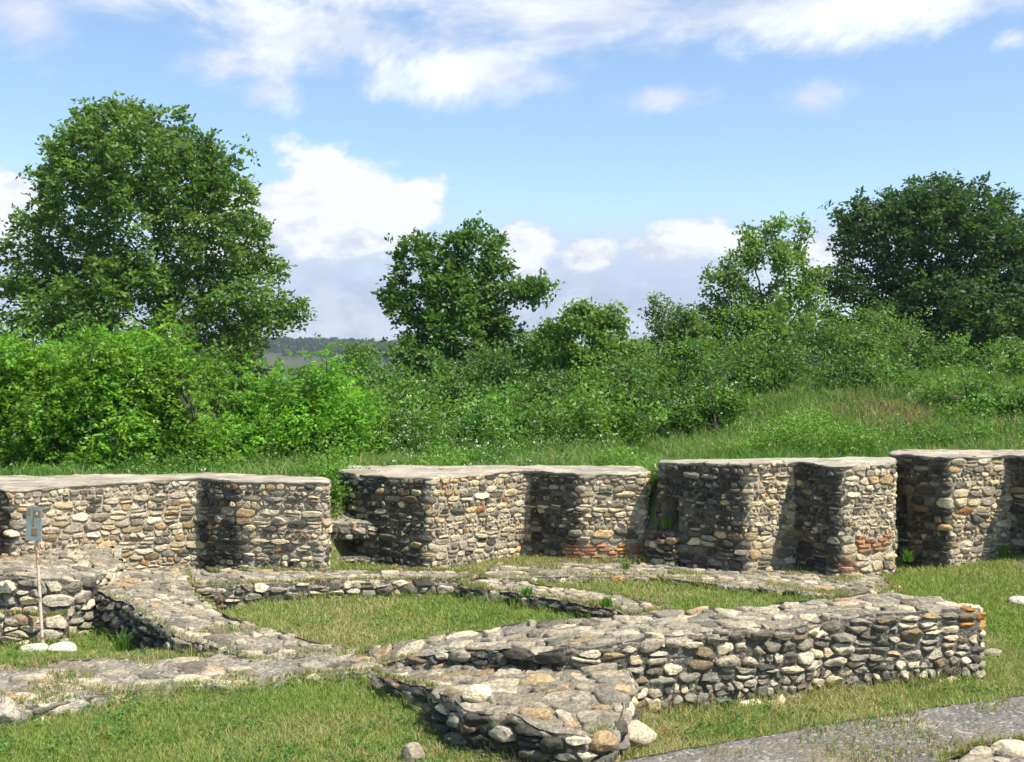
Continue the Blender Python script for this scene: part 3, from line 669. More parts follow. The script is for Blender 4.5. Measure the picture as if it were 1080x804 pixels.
# ------------------------------------------------------------------ rusty sign
def sign():
    b = G(46, 684, -.2); D = b[1]; bx, by = b[0], b[1]; bz = tz(bx, by)
    root = empty('sign_post', (bx, by, bz), 'small blue grey sign with rusty patches on a thin rusted white post', 'sign')
    top = np.array(at(36.5, 534, D)); base = np.array((bx, by, bz - .15))
    n = 10; rings = []
    for t in np.linspace(0, 1, 24):
        c = base + (top - base) * t; r = .0175
        rings.append([c + np.array([math.cos(a) * r, math.sin(a) * r, 0]) for a in np.linspace(0, 2 * math.pi, n, endpoint=False)])
    V = np.array(rings).reshape(-1, 3); i = np.arange(n); j = (i + 1) % n
    Fq = np.concatenate([np.stack([k * n + i, k * n + j, (k + 1) * n + j, (k + 1) * n + i], 1) for k in range(23)])
    post = mk('post', V, [Fq, np.array([[23 * n + k for k in range(n)]])], plain_mat('flaking_post_paint', (.30, .12, .05), (.55, .48, .38), 13, .7, (.42, .52)), root)
    pm = plain_mat('faded_blue_paint', (.17, .215, .21), (.24, .29, .285), 9, .6, (.35, .6), .002)
    rm = plain_mat('rust', (.17, .09, .05), (.30, .21, .14), 60, .9)
    import bmesh
    def box(name, cx, cz, w, h, t, mat, par, yo=0.0, rag=0.0):
        bm = bmesh.new(); bmesh.ops.create_cube(bm, size=1)
        for v in bm.verts: v.co = Vector((v.co.x * w, v.co.y * t, v.co.z * h))
        bmesh.ops.subdivide_edges(bm, edges=[e for e in bm.edges if abs(e.verts[0].co.y - e.verts[1].co.y) < 1e-5], cuts=5, use_grid_fill=True)
        for v in bm.verts:
            k = noise.noise(v.co * 40 + Vector((cx * 9, 0, cz * 9))) * rag; v.co.x += k; v.co.z += noise.noise(v.co * 37 + Vector((5, cz, 0))) * rag
        bmesh.ops.bevel(bm, geom=[e for e in bm.edges if len(e.link_faces) == 2 and e.calc_face_angle(0) > 1], offset=.001, segments=1)
        me = bpy.data.meshes.new(name); bm.to_mesh(me); bm.free(); me.materials.append(mat)
        o = bpy.data.objects.new(name, me); COL.objects.link(o); o.parent = par
        rl = root.location; o.location = (cx - (rl.x if par == root else 0), yo, cz - (rl.z if par == root else 0)); return o
    c = np.array(at(37, 552, D)); w = 17 * D / F; h = 36 * D / F
    pan = box('sign_panel', c[0], c[2], w, h, .012, pm, root, -.026, .003); pan.rotation_euler = (0, R(2.5), R(-8))
    u = w / 17
    # rust shows where the old label plates have flaked
    for (dx, dz, ww, hh) in [(-5.4, 12.2, 3.2, 7), (1.6, 11, 5.2, 7.4), (6, 10.8, 2.2, 7), (-.6, 2.0, 2.6, 9), (1.2, -8.6, 7.2, 7.4)]:
        box('rust_patch', dx * u, dz * u, ww * u, hh * u, .002, rm, pan, -.0085, .006)
    box('label_plate', 3.4 * u, 11.0 * u, 1.5 * u, 3.0 * u, .002, plain_mat('old_white_paint', (.45, .42, .36), (.6, .57, .5), 30), pan, -.0105, .001)
sign()

# ------------------------------------------------------------------ foliage
rng = np.random.default_rng(11)
def unit(v): return v / (np.linalg.norm(v, axis=1)[:, None] + 1e-9)
def leaves(C, L, W, up=.5, cols=None, dirv=None, fold=True):
    """rhombic leaves at C"""
    n = len(C); N = unit(rng.normal(size=(n, 3)) + np.array([0, 0, up])); 
    A = rng.normal(size=(n, 3)) if dirv is None else dirv + rng.normal(size=(n, 3)) * .25
    A = unit(A - (A * N).sum(1)[:, None] * N); B = np.cross(N, A)
    L = np.asarray(L).reshape(-1, 1) * np.ones((n, 1)); W = np.asarray(W).reshape(-1, 1) * np.ones((n, 1))
    V = np.stack([C - A * L * .5, C + B * W * .5 - N * W * .12 - A * L * .06, C + A * L * .5 - N * L * .10, C - B * W * .5 - N * W * .12 - A * L * .06], 1).reshape(-1, 3)
    i = np.arange(n)[:, None] * 4; Fq = i + np.array([[0, 1, 2, 3]])
    return V, Fq, np.repeat(cols, 4, 0)
def leafcols(n, base, var=.18, hue=.08):
    k = rng.uniform(1 - var, 1 + var, (n, 1)); h = rng.normal(0, hue, (n, 1))
    return np.clip(np.array(base) * k * np.concatenate([1 + h, np.ones((n, 1)), 1 - h * .5], 1), 0, 1)
def compound(T, D, nl, L, lw, base, per):
    """pinnate leaves: rachis from T along D with nl leaflets"""
    n = len(T); D = unit(D); U = unit(rng.normal(size=(n, 3)) * .35 + np.array([0, 0, 1.0])); Sd = unit(np.cross(D, U))
    Cs = []; Dv = []
    for k in range(nl):
        t = (k // 2 + 1) / (nl / 2 + .5); sg = 1 if k % 2 else -1
        if k == nl - 1: sg = 0
        c = T + D * L * t * .9 + Sd * sg * lw * .55 - np.array([0, 0, 1.0]) * (L * t) ** 2 * .35 / max(L, .01) * .6
        Cs.append(c); Dv.append(Sd * sg + D * (.5 if sg else 2.0))
    C = np.concatenate(Cs); Dv = np.concatenate(Dv)
    cc = np.tile(leafcols(n, base, .2), (nl, 1))
    return C, Dv, cc

def tubes(segs, sides=6):
    """segs: list of (p0, r0, p1, r1)"""
    p0 = np.array([s[0] for s in segs]); p1 = np.array([s[2] for s in segs]); r0 = np.array([s[1] for s in segs]); r1 = np.array([s[3] for s in segs])
    d = unit(p1 - p0); a = np.where(np.abs(d[:, 2:3]) > .9, np.array([[1.0, 0, 0]]), np.array([[0, 0, 1.0]])); u = unit(np.cross(d, a)); v = np.cross(d, u)
    th = np.linspace(0, 2 * math.pi, sides, endpoint=False); c = np.cos(th)[None, :, None]; s = np.sin(th)[None, :, None]
    ring = u[:, None] * c + v[:, None] * s
    V = np.concatenate([p0[:, None] + ring * r0[:, None, None], p1[:, None] + ring * r1[:, None, None]], 1).reshape(-1, 3)
    i = np.arange(sides); j = (i + 1) % sides; f = np.stack([i, j, sides + j, sides + i], 1)
    return V, (np.arange(len(segs))[:, None, None] * 2 * sides + f[None]).reshape(-1, 4)

def colonize(base, attr_pts, step, di, dk, trunk_h, iters=90, trunkdir=(0, 0, 1)):
    nodes = [Vector(base)]; par = [-1]; td = Vector(trunkdir).normalized()
    k = 0
    while (nodes[-1] - nodes[0]).length < trunk_h:
        nodes.append(nodes[-1] + (td + Vector(rng.normal(0, .06, 3))).normalized() * step); par.append(len(nodes) - 2)
    A = [Vector(p) for p in attr_pts]
    for it in range(iters):
        if not A: break
        kd = kdtree.KDTree(len(nodes))
        for i, p in enumerate(nodes): kd.insert(p, i)
        kd.balance(); acc = {}; keep = []
        for a in A:
            co, i, d = kd.find(a)
            if d < dk: continue
            keep.append(a)
            if d < di or it < 14: acc.setdefault(i, Vector()).__iadd__((a - co).normalized())
        A = keep; grew = False
        for i, v in acc.items():
            if v.length < 1e-3: continue
            d = (v.normalized() + Vector(rng.normal(0, .22, 3)) + Vector((0, 0, .06))).normalized()
            nodes.append(nodes[i] + d * step); par.append(i); grew = True
        if not grew: break
    n = len(nodes); r = np.zeros(n); ch = np.zeros(n, int); e = 2.3
    for i in range(n - 1, 0, -1):
        if ch[i] == 0: r[i] = .006
        else: r[i] = r[i] ** (1 / e)
        ch[par[i]] += 1; r[par[i]] += r[i] ** e
    r[0] = r[0] ** (1 / e)
    return np.array([tuple(p) for p in nodes]), par, r, ch

def ell_pts(ells, D, n, yscale=1.0, yoff=0.0, shell=.0):
    """points inside ellipsoids given as photo position + radii at distance D"""
    vol = np.array([e[2] * e[2] * e[3] for e in ells], float); k = rng.choice(len(ells), n, p=vol / vol.sum()); out = []
    u = unit(rng.normal(size=(n, 3))) * (rng.uniform(shell ** 3, 1, n) ** (1 / 3))[:, None]
    E = np.array([e[:4] for e in ells], float)[k]; s = D / F
    c = np.stack([(E[:, 0] - CX) * s, np.full(n, D + yoff), H - (E[:, 1] - CY) * s], 1)
    return c + u * np.stack([E[:, 2] * s, E[:, 2] * s * yscale, E[:, 3] * s], 1)

def tree(name, label, ells, D, basepx, natt, step, leaf, nleaf, base, group=None, spread=.28, pinn=0, thick=1.0, yscale=.9, trunk_h=None, lmat=None, rad=2.2, twigr=.022, lean=(0, 0, 1), bark=None, carve=.6, cthr=-.22):
    px0 = basepx
    bx = (basepx - CX) * D / F; bz = tz(bx, D); b = (bx, D, bz - .1)
    root = empty(name, (bx, D, bz), label, 'tree', group)
    A = ell_pts(ells, D, int(natt * 1.7), yscale); A = A[vnoise(A, carve, 3, int(px0 * 7) % 97) > cthr][:natt]
    zmin = A[:, 2].min()
    N, par, r, ch = colonize(b, A, step, step * 9, step * 1.7, trunk_h or max(.8, (zmin - bz) * .6 + .3), trunkdir=lean)
    r = r * thick
    segs = [(N[par[i]], min(r[par[i]], r[i] * 1.5 + .004) if par[i] else r[i] * 1.1, N[i], r[i]) for i in range(1, len(N))]
    V, Fq = tubes(segs, 6); mk('trunk', V, [Fq], bark or BARK, root)
    tips = np.where(r < twigr)[0]; w = 1 / (r[tips] + .004); w /= w.sum()
    dirs = np.array([N[i] - N[par[i]] if par[i] >= 0 else (0, 0, 1) for i in tips])
    k = rng.choice(len(tips), nleaf, p=w)
    T = N[tips][k] + rng.normal(size=(nleaf, 3)) * spread * np.array([1, 1, .8]); Dd = unit(dirs[k]) * .8 + rng.normal(size=(nleaf, 3)) * .8 + np.array([0, 0, -.15])
    clumpc = rng.uniform(.78, 1.2, len(tips))[k]
    if pinn:
        C, Dv, cc = compound(T, Dd, pinn, leaf[0] * 2.1, leaf[0], base, 1); cc = cc * np.tile(clumpc, pinn)[:, None]
        Vl, Fl, cl = leaves(C, leaf[0] * rng.uniform(.7, 1.2, len(C)), leaf[1], .9, cc, Dv)
    else: Vl, Fl, cl = leaves(T, leaf[0] * rng.uniform(.6, 1.2, nleaf), leaf[1] * rng.uniform(.8, 1.2, nleaf), .7, leafcols(nleaf, base) * clumpc[:, None])
    mk('crown', Vl, [Fl], lmat or LEAF, root, cl, False)
    return root

def bush(name, label, ells, D, ncl, per, leaf, base, group=None, pinn=0, clr=.16, yscale=.8, flowers=0, fcol=(.75, .72, .62), fsz=.045, cat='shrub', stems=7, lmat=None, shell=.55, blossoms_hang=False):
    e0 = ells[0]; s = D / F; bx = (np.mean([e[0] for e in ells]) - CX) * s; bz = tz(bx, D)
    root = empty(name, (bx, D, bz), label, cat, group)
    ncl = int(ncl * 1.35); C = ell_pts(ells, D, ncl, yscale, 0, shell)
    C = C[vnoise(C, 1.5, 3, int(D * 31 + ells[0][0]) % 91) > (-.04 if ncl > 300 else -9)]
    if ncl > 300:
        sh = []; c0 = C.mean(0)
        for t in C[np.argsort(-(C[:, 2] + rng.normal(0, .25, len(C))))[:ncl // 3]][rng.integers(ncl // 3 if ncl // 3 < len(C) else len(C), size=20)]:
            d = unit(((t - c0) * np.array([.5, .5, .6]) + rng.normal(0, .25, 3) + np.array([0, 0, .7]))[None])[0]; L = rng.uniform(.25, .75)
            for q in np.linspace(.15, 1, 7): sh.append(t + d * L * q + np.array([0, 0, -.1 * q * q]) + rng.normal(0, .035, 3))
        C = np.concatenate([C, np.array(sh)])
    ncl = len(C)
    # a ragged outline: shoots that stick out
    k = rng.random(ncl) < .3; ctr = np.array([bx, D, C[:, 2].mean()]); C[k] += unit(C[k] - ctr) * rng.uniform(0, .6, (k.sum(), 1)) + np.array([0, 0, .12])
    gz = terrain(C[:, 0], C[:, 1]); C = C[C[:, 2] > gz + .03]; n = len(C)
    segs = []
    for _ in range(stems):
        t = C[rng.integers(n)] * (1, 1, .96); p = np.array([bx, D, 0.]); p[2] = tz(p[0], p[1]) - .05; prev = p; m = 7
        for i in range(1, m + 1):
            q = p + (t - p) * (i / m) + rng.normal(0, .03, 3) + np.array([0, 0, .25 * math.sin(math.pi * i / m)]); segs.append((prev, .028 * (1 - (i - 1) / m) + .006, q, .028 * (1 - i / m) + .006)); prev = q
    JN = np.array([g[2] for g in segs])
    for c in C[rng.choice(n, min(n, 160), replace=False)] if cat != 'plant' else []:
        a = JN[np.argmin(((JN - c) ** 2).sum(1) + 4 * np.maximum(JN[:, 2] - c[2], 0))]; segs.append((a, .010, (a + c) / 2 + rng.normal(0, .05, 3) + np.array([0, 0, .05]), .006)); segs.append((segs[-1][2], .006, c, .003))
    V, Fq = tubes(segs, 5); mk('stems', V, [Fq], BARK, root) if cat != 'plant' else None
    tone = rng.uniform(.72, 1.22, n) * (1 + .4 * vnoise(C, 1.0, 2, 55))
    k = np.repeat(np.arange(n), per); T = C[k] + rng.normal(size=(len(k), 3)) * clr * np.array([1, 1, .75])
    if pinn:
        Dd = unit(T - C[k]) + rng.normal(size=T.shape) * .5 + np.array([0, 0, .15])
        P, Dv, cc = compound(T, Dd, pinn, leaf[0] * pinn * .28, leaf[0], base, 1); cc = cc * np.tile(tone[k], pinn)[:, None]
        Vl, Fl, cl = leaves(P, leaf[0], leaf[1], 1.2, cc, Dv)
    else: Vl, Fl, cl = leaves(T, leaf[0] * rng.uniform(.6, 1.2, len(T)), leaf[1] * rng.uniform(.8, 1.2, len(T)), .8, leafcols(len(T), base) * tone[k][:, None])
    mk('foliage', Vl, [Fl], lmat or LEAF, root, cl, False)
    if flowers:
        up = C[np.argsort(-(C[:, 2] * .5 - C[:, 1] * .8 + rng.normal(0, .35, n)))[:max(10, int(n * .6))]]
        c = up[rng.integers(len(up), size=flowers)] + rng.normal(size=(flowers, 3)) * .07 + np.array([0, -.06, .06])
        kk = np.repeat(np.arange(flowers), 9 if blossoms_hang else 6)
        j = rng.normal(size=(len(kk), 3)) * (np.array([.022, .022, .06]) if blossoms_hang else np.array([.03, .03, .012]))
        Vl, Fl, cl = leaves(c[kk] + j, fsz, fsz * .8, .6, leafcols(len(kk), fcol, .1, .01))
        mk('blossoms', Vl, [Fl], PETAL, root, cl, False)
    return root

TG = 'trees behind the tall walls'; BG_ = 'shrubs behind the tall walls'
WAL = (.105, .19, .035); DK = (.052, .105, .03); YEL = (.15, .255, .055); MID = (.085, .155, .036); ROB = (.15, .295, .032)
tree('walnut_tree', 'largest tree, a broad rounded walnut rising high at the left', [(140, 185, 100, 85), (75, 270, 72, 85), (215, 245, 72, 75), (250, 320, 72, 48), (130, 320, 110, 70), (55, 340, 70, 60), (180, 380, 110, 50), (62, 165, 30, 30), (235, 170, 32, 25)],
     38, 172, 2600, .30, (.20, .11), 14000, WAL, TG, .15, 5, 1.35, .85, trunk_h=3.6, cthr=-.24)
tree('broadleaf_tree', 'medium dark green tree with forked top standing in the middle', [(485, 330, 58, 58), (440, 262, 22, 32), (500, 256, 34, 30), (475, 385, 78, 45), (550, 306, 34, 14), (566, 300, 22, 12), (572, 298, 14, 10), (425, 312, 24, 26), (540, 365, 34, 26), (470, 290, 34, 30), (415, 305, 16, 10)],
     32, 482, 1300, .25, (.17, .095), 5200, (.09, .175, .035), TG, .13, 5, 1.2, .8, trunk_h=2.0)
tree('plum_tree', 'small yellowish green tree just right of the middle tree', [(632, 343, 30, 30), (632, 335, 14, 20), (598, 358, 28, 34), (640, 395, 52, 45), (600, 410, 36, 34), (665, 380, 22, 28)],
     27, 636, 800, .2, (.12, .068), 20000, (.13, .225, .045), TG, .13, 0, 1.2, .8, trunk_h=1.4, cthr=-.9)
tree('wispy_tree', 'thin wispy grey green tree between the small trees and the open tree', [(694, 334, 18, 28), (692, 322, 10, 16), (705, 370, 34, 40), (745, 362, 28, 34), (672, 390, 22, 22), (725, 400, 45, 26)],
     34, 706, 700, .24, (.13, .06), 14000, (.11, .18, .055), TG, .15, 0, 1.1, .8, trunk_h=1.3, cthr=-.9)
tree('open_tree', 'airy light green tree with visible branches left of the big dark tree', [(815, 262, 34, 36), (768, 290, 32, 24), (838, 305, 36, 44), (800, 345, 58, 42), (845, 235, 16, 10), (790, 250, 14, 22), (745, 340, 24, 30)],
     33, 822, 900, .26, (.14, .085), 16500, (.15, .24, .06), TG, .16, 0, 1.9, .8, trunk_h=1.4, cthr=-.5)
tree('oak_tree', 'wide dark tree with rounded crown at the far right', [(985, 245, 82, 54), (925, 245, 52, 42), (1050, 285, 75, 62), (905, 305, 46, 50), (1000, 325, 105, 52), (1060, 240, 40, 34), (960, 360, 80, 36), (1110, 300, 60, 80)],
     46, 1000, 3000, .34, (.24, .12), 13500, DK, TG, .18, 5, 1.3, .85, trunk_h=3.4)
tree('plum_tree', 'small crooked tree in front of the distant hill', [(378, 378, 24, 16), (352, 398, 26, 18), (392, 405, 28, 22), (365, 425, 30, 24)],
     29, 372, 420, .2, (.12, .07), 8500, (.12, .21, .045), TG, .13, 0, 1.6, .8, trunk_h=1.2, cthr=-.6)
tree('young_tree', 'young bright green tree close to the right side of the middle tree', [(583, 372, 26, 30), (575, 395, 30, 26), (592, 350, 12, 16)],
     30, 582, 500, .22, (.12, .07), 9500, (.11, .205, .04), TG, .13, 0, 1.2, .8, trunk_h=1.2, cthr=-.6)
tree('young_tree', 'young yellowish tree with upright twigs between the shrubs and the mound', [(668, 385, 22, 32), (660, 402, 28, 26), (672, 362, 9, 16)],
     29, 667, 450, .2, (.11, .06), 8500, (.13, .23, .05), TG, .12, 0, 1.2, .8, trunk_h=1.2, cthr=-.6)
tree('dark_tree', 'dark low tree between the walnut and the hill', [(282, 410, 34, 34), (262, 430, 40, 30), (312, 425, 24, 24)],
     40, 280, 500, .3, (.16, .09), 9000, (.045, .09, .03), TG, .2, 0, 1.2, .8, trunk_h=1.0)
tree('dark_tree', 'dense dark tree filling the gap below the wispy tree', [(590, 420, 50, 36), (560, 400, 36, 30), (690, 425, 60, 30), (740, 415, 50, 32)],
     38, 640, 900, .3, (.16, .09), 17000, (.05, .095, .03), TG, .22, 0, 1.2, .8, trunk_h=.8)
tree('young_tree', 'young feathery pale tree left of the airy tree', [(728, 358, 26, 34), (735, 385, 34, 28), (722, 335, 11, 18)],
     32, 728, 500, .22, (.12, .06), 9500, (.12, .20, .05), TG, .14, 0, 1.2, .8, trunk_h=1.2, cthr=-.6)
# robinia thicket at the left
RG = 'young robinias behind the left wall'
RB = dict(leaf=(.085, .042), base=ROB, group=RG, pinn=9, clr=.13, stems=12, shell=.2)
bush('robinia_bush', 'tall bright robinia at the left picture edge', [(20, 440, 56, 56), (25, 484, 74, 24), (-30, 440, 60, 70), (40, 408, 40, 32)], 18.8, 820, 7, flowers=26, blossoms_hang=True, **RB)
bush('robinia_bush', 'bright robinia under the walnut with cream blossom clusters', [(105, 440, 52, 56), (100, 486, 70, 22), (80, 470, 60, 40), (118, 402, 40, 32)], 18.3, 820, 7, flowers=60, blossoms_hang=True, **RB)
bush('robinia_bush', 'bright robinia at the right of the thicket, dark hollows between its shoots', [(188, 438, 46, 46), (190, 486, 64, 22), (205, 458, 38, 42), (170, 470, 50, 40)], 18.9, 820, 7, flowers=14, blossoms_hang=True, **RB)
bush('robinia_bush', 'lower bright robinia below the dark low tree', [(285, 455, 40, 36), (285, 488, 46, 18), (268, 480, 50, 30), (290, 470, 44, 30)], 19.6, 520, 7, **dict(RB, base=(.14, .30, .028)))
bush('robinia_bush', 'bright lime robinia just left of the middle wall corner', [(335, 452, 34, 36), (330, 486, 46, 20), (322, 475, 48, 32), (352, 470, 28, 28)], 19.2, 560, 7, **dict(RB, base=(.15, .32, .03)))
bush('robinia_bush', 'taller robinia tip peeping over the thicket in front of the walnut trunk', [(190, 402, 50, 28), (120, 392, 66, 26), (40, 388, 50, 26)], 25, 520, 6, **dict(RB, base=(.10, .22, .025)))
# flowering shrubs
SB = dict(leaf=(.10, .058), base=(.105, .21, .036), group=BG_, clr=.13, fsz=.034)
bush('dogwood_shrub', 'flowering shrub dotted white left of the middle tree foot', [(415, 445, 40, 30), (400, 470, 44, 22), (450, 450, 36, 28)], 23, 420, 22, flowers=75, **SB)
bush('dogwood_shrub', 'dark leaved flowering shrub right below the middle tree', [(470, 430, 38, 30), (455, 410, 22, 16), (505, 440, 32, 26)], 24.5, 420, 22, flowers=55, **dict(SB, base=(.085, .18, .035)))
bush('dogwood_shrub', 'pale green shrub with white flowers right of the middle tree foot', [(545, 435, 46, 28), (520, 410, 34, 20), (578, 430, 30, 26)], 25, 420, 22, flowers=55, **dict(SB, base=(.10, .185, .045)))
bush('dogwood_shrub', 'shrub below the small yellowish tree', [(600, 450, 34, 18), (640, 446, 26, 14)], 24.5, 240, 20, flowers=20, **SB)
bush('dogwood_shrub', 'rounded green shrub at the left foot of the grassy mound', [(690, 440, 48, 26), (722, 450, 30, 18), (660, 452, 26, 18)], 24.5, 380, 20, flowers=20, **dict(SB, base=(.085, .175, .035)))
bush('dogwood_shrub', 'white flowered shrub under the airy light tree', [(790, 405, 40, 28), (765, 416, 32, 24), (822, 398, 28, 22)], 27.5, 460, 20, flowers=65, **SB)
bush('dogwood_shrub', 'yellow green shrub on the crest beside the airy tree', [(868, 382, 42, 30), (900, 366, 36, 28), (930, 358, 30, 26), (845, 398, 28, 18)], 31, 560, 20, flowers=15, **dict(SB, base=(.12, .22, .045)))
bush('dogwood_shrub', 'white flowered shrub on the crest below the big dark tree', [(935, 386, 48, 27), (975, 390, 38, 24)], 28.5, 480, 20, flowers=75, **SB)
bush('dogwood_shrub', 'white flowered shrub at the right end of the crest', [(1040, 396, 54, 28), (1085, 396, 44, 30), (1005, 390, 32, 20)], 27.5, 520, 20, flowers=75, **SB)
bush('dogwood_shrub', 'leafy shrub at the right picture edge above the end wall', [(1075, 455, 24, 24), (1090, 440, 24, 24)], 22, 200, 18, flowers=10, **SB)
bush('dogwood_shrub', 'low bright shrub directly over the left end of the middle wall', [(395, 462, 40, 24), (425, 468, 36, 20)], 20.8, 380, 20, flowers=40, **dict(SB, base=(.14, .27, .045)))
bush('dogwood_shrub', 'low rounded bright shrub over the centre of the middle wall', [(500, 452, 40, 24), (470, 462, 36, 18), (535, 460, 34, 18)], 21.8, 420, 20, flowers=40, **dict(SB, base=(.13, .255, .045)))
bush('dogwood_shrub', 'low bright shrub over the right end of the middle wall', [(600, 455, 40, 20), (640, 458, 36, 16), (570, 462, 30, 16)], 22.0, 400, 20, flowers=20, **dict(SB, base=(.14, .27, .045)))
bush('dogwood_shrub', 'fresh green shrub left of the rounded one at the mound foot', [(640, 425, 40, 26), (620, 440, 40, 22)], 25.5, 420, 20, flowers=10, **dict(SB, base=(.12, .24, .04)))
bush('dogwood_shrub', 'tall fresh green shrub filling the space under the wispy tree', [(715, 410, 40, 30), (740, 400, 34, 28), (690, 415, 34, 24)], 30, 560, 20, flowers=15, **dict(SB, base=(.11, .22, .04)))
bush('dogwood_shrub', 'fresh green shrub in front of the foot of the airy tree', [(760, 402, 34, 28), (785, 395, 30, 24)], 30.5, 420, 20, flowers=25, **dict(SB, base=(.12, .235, .04)))
bush('dogwood_shrub', 'green shrub below the small crooked tree', [(385, 425, 36, 24), (350, 428, 34, 24)], 26, 420, 20, flowers=20, **dict(SB, base=(.10, .21, .04)))
bush('dogwood_shrub', 'small bright shrub half way up the left slope of the mound', [(770, 432, 34, 16), (745, 440, 26, 14)], 23.5, 320, 18, flowers=20, **dict(SB, base=(.12, .235, .04)))
bush('dogwood_shrub', 'small dark green shrub above the dry patch of the mound', [(905, 408, 34, 13), (940, 412, 24, 11)], 25.5, 320, 18, flowers=10, **dict(SB, base=(.085, .17, .035)))
bush('dogwood_shrub', 'bushy green shrub low on the right flank of the mound', [(1025, 440, 30, 18), (1000, 448, 22, 12)], 22.5, 320, 18, flowers=25, **dict(SB, base=(.11, .22, .04)))
WG = 'leafy weeds on the bank'
WB = dict(leaf=(.055, .034), group=WG, clr=.10, stems=4, cat='plant', shell=.0)
for lab, ee, D, n, fl, c in [
    ('leafy weeds with white flowers over the middle wall, at its left end', [(400, 478, 46, 10), (370, 486, 24, 10)], 19.6, 260, 70, (.10, .21, .035)),
    ('leafy weeds with tiny flowers over the middle of the middle wall', [(480, 474, 50, 8), (520, 476, 40, 8)], 20.5, 260, 70, (.10, .21, .035)),
    ('pale weeds over the right half of the middle wall', [(580, 474, 46, 8), (560, 480, 30, 6)], 20.8, 220, 25, (.12, .23, .045)),
    ('light green seedlings low on the mound above the dark wall', [(830, 464, 34, 14), (800, 474, 26, 8)], 19.5, 160, 8, (.15, .28, .045)),
    ('light green seedlings on the mound right of the first patch', [(905, 462, 30, 12), (880, 472, 26, 8)], 19.5, 120, 6, (.15, .28, .045)),
    ('green weed patch high in the middle of the mound', [(885, 428, 22, 10)], 24, 70, 0, (.08, .16, .035)),
    ('green weed patch near the crest left of the dry stems', [(820, 432, 30, 10)], 25, 90, 0, (.10, .19, .04)),
    ('green weeds above the joint of the two right walls', [(1000, 464, 28, 10), (1035, 460, 22, 10)], 20, 120, 4, (.12, .24, .04)),
    ('green weeds below the crest at the right of the mound', [(985, 430, 26, 10)], 24, 80, 0, (.09, .17, .035)),
    ('thin grey green weeds just behind the left wall', [(300, 492, 60, 9), (230, 494, 40, 8)], 18.5, 260, 0, (.12, .22, .045)),
    ('bright weeds growing in the gap between left and middle walls', [(349, 534, 4, 12), (350, 520, 5, 14)], 15.95, 90, 0, (.13, .27, .035)),
    ('bright leafy weeds just behind the gap between left and middle walls', [(352, 502, 8, 12)], 16.8, 70, 0, (.14, .28, .04))]:
    bush('weed_clump', lab, ee, D, n, 16, base=c, flowers=fl, fsz=.026, **WB)
# plants rooted in the masonry
def tuft(loc, label, n=60, h=.16, sp=.07, c=(.11, .22, .035), w=.012, group='green tufts rooted in the stonework'):
    a = rng.uniform(0, 2 * math.pi, n); ra = rng.uniform(0, sp, n); b = np.array(loc) + np.stack([np.cos(a) * ra, np.sin(a) * ra, np.zeros(n)], 1)
    V, Fc, cc = blades(b, h * rng.uniform(.5, 1.15, n), w, .55, leafcols(n, c, .2)); o = mk('grass_tuft', V, Fc, BLADE, None, cc, False, loc=loc)
    tag(o, label, 'grass tuft', group)
def blades(Bp, hgt, w, lean, cols):
    n = len(Bp); a = rng.uniform(0, 2 * math.pi, n); d = np.stack([np.cos(a), np.sin(a), np.zeros(n)], 1); a2 = rng.uniform(0, 2 * math.pi, n); s = np.stack([np.cos(a2), np.sin(a2), np.zeros(n)], 1)
    hgt = np.asarray(hgt).reshape(-1, 1); w = (np.asarray(w).reshape(-1, 1)) * np.ones((n, 1)); ln = rng.uniform(.1, 1, (n, 1)) * lean
    up = np.array([0, 0, 1.0]); mid = Bp + up * hgt * .55 + d * hgt * ln * .35; tip = Bp + up * hgt * (1 - ln * .25) + d * hgt * ln
    V = np.stack([Bp - s * w / 2, Bp + s * w / 2, mid + s * w * .38, mid - s * w * .38, tip], 1).reshape(-1, 3)
    i = np.arange(n)[:, None] * 5
    return V, [i + np.array([[0, 1, 2, 3]]), i + np.array([[3, 2, 4]])], np.repeat(cols, 5, 0)
for px, py, D, lab, n, h in [(703, 556, 15.75, 'bright tuft growing in the dark gap beside the brick courses', 70, .17), (129, 690, 11.35, 'green tuft against the dark side of the broad low wall', 80, .28),
                         (178, 688, 11.0, 'thin tuft where the dark wall side sinks into the grass', 50, .14), (640, 640, 11.9, 'tuft against the diagonal kerb near the foreground wall', 60, .14),
                         (555, 628, 12.5, 'tuft in the middle of the diagonal kerb', 60, .14), (660, 600, 14.9, 'tuft at the foot of the brick courses', 60, .12), (706, 610, 14.6, 'tuft on the grey footing below the wall gap', 60, .14),
                         (958, 592, 14.9, 'tuft at the left foot of the far right wall', 90, .18), (1058, 585, 15.2, 'tuft at the right foot of the far right wall', 90, .18), (520, 800, 7.75, 'small tuft under the dark stones of the spur', 50, .10)]:
    x = (px - CX) * D / F; tuft((x, D, H - (py - CY) * D / F), lab, n, h)
def infoot(X, Y, grow=0.0):
    m = np.zeros(len(X), bool)
    for P in FOOT: m |= P.inside(X, Y)
    return m
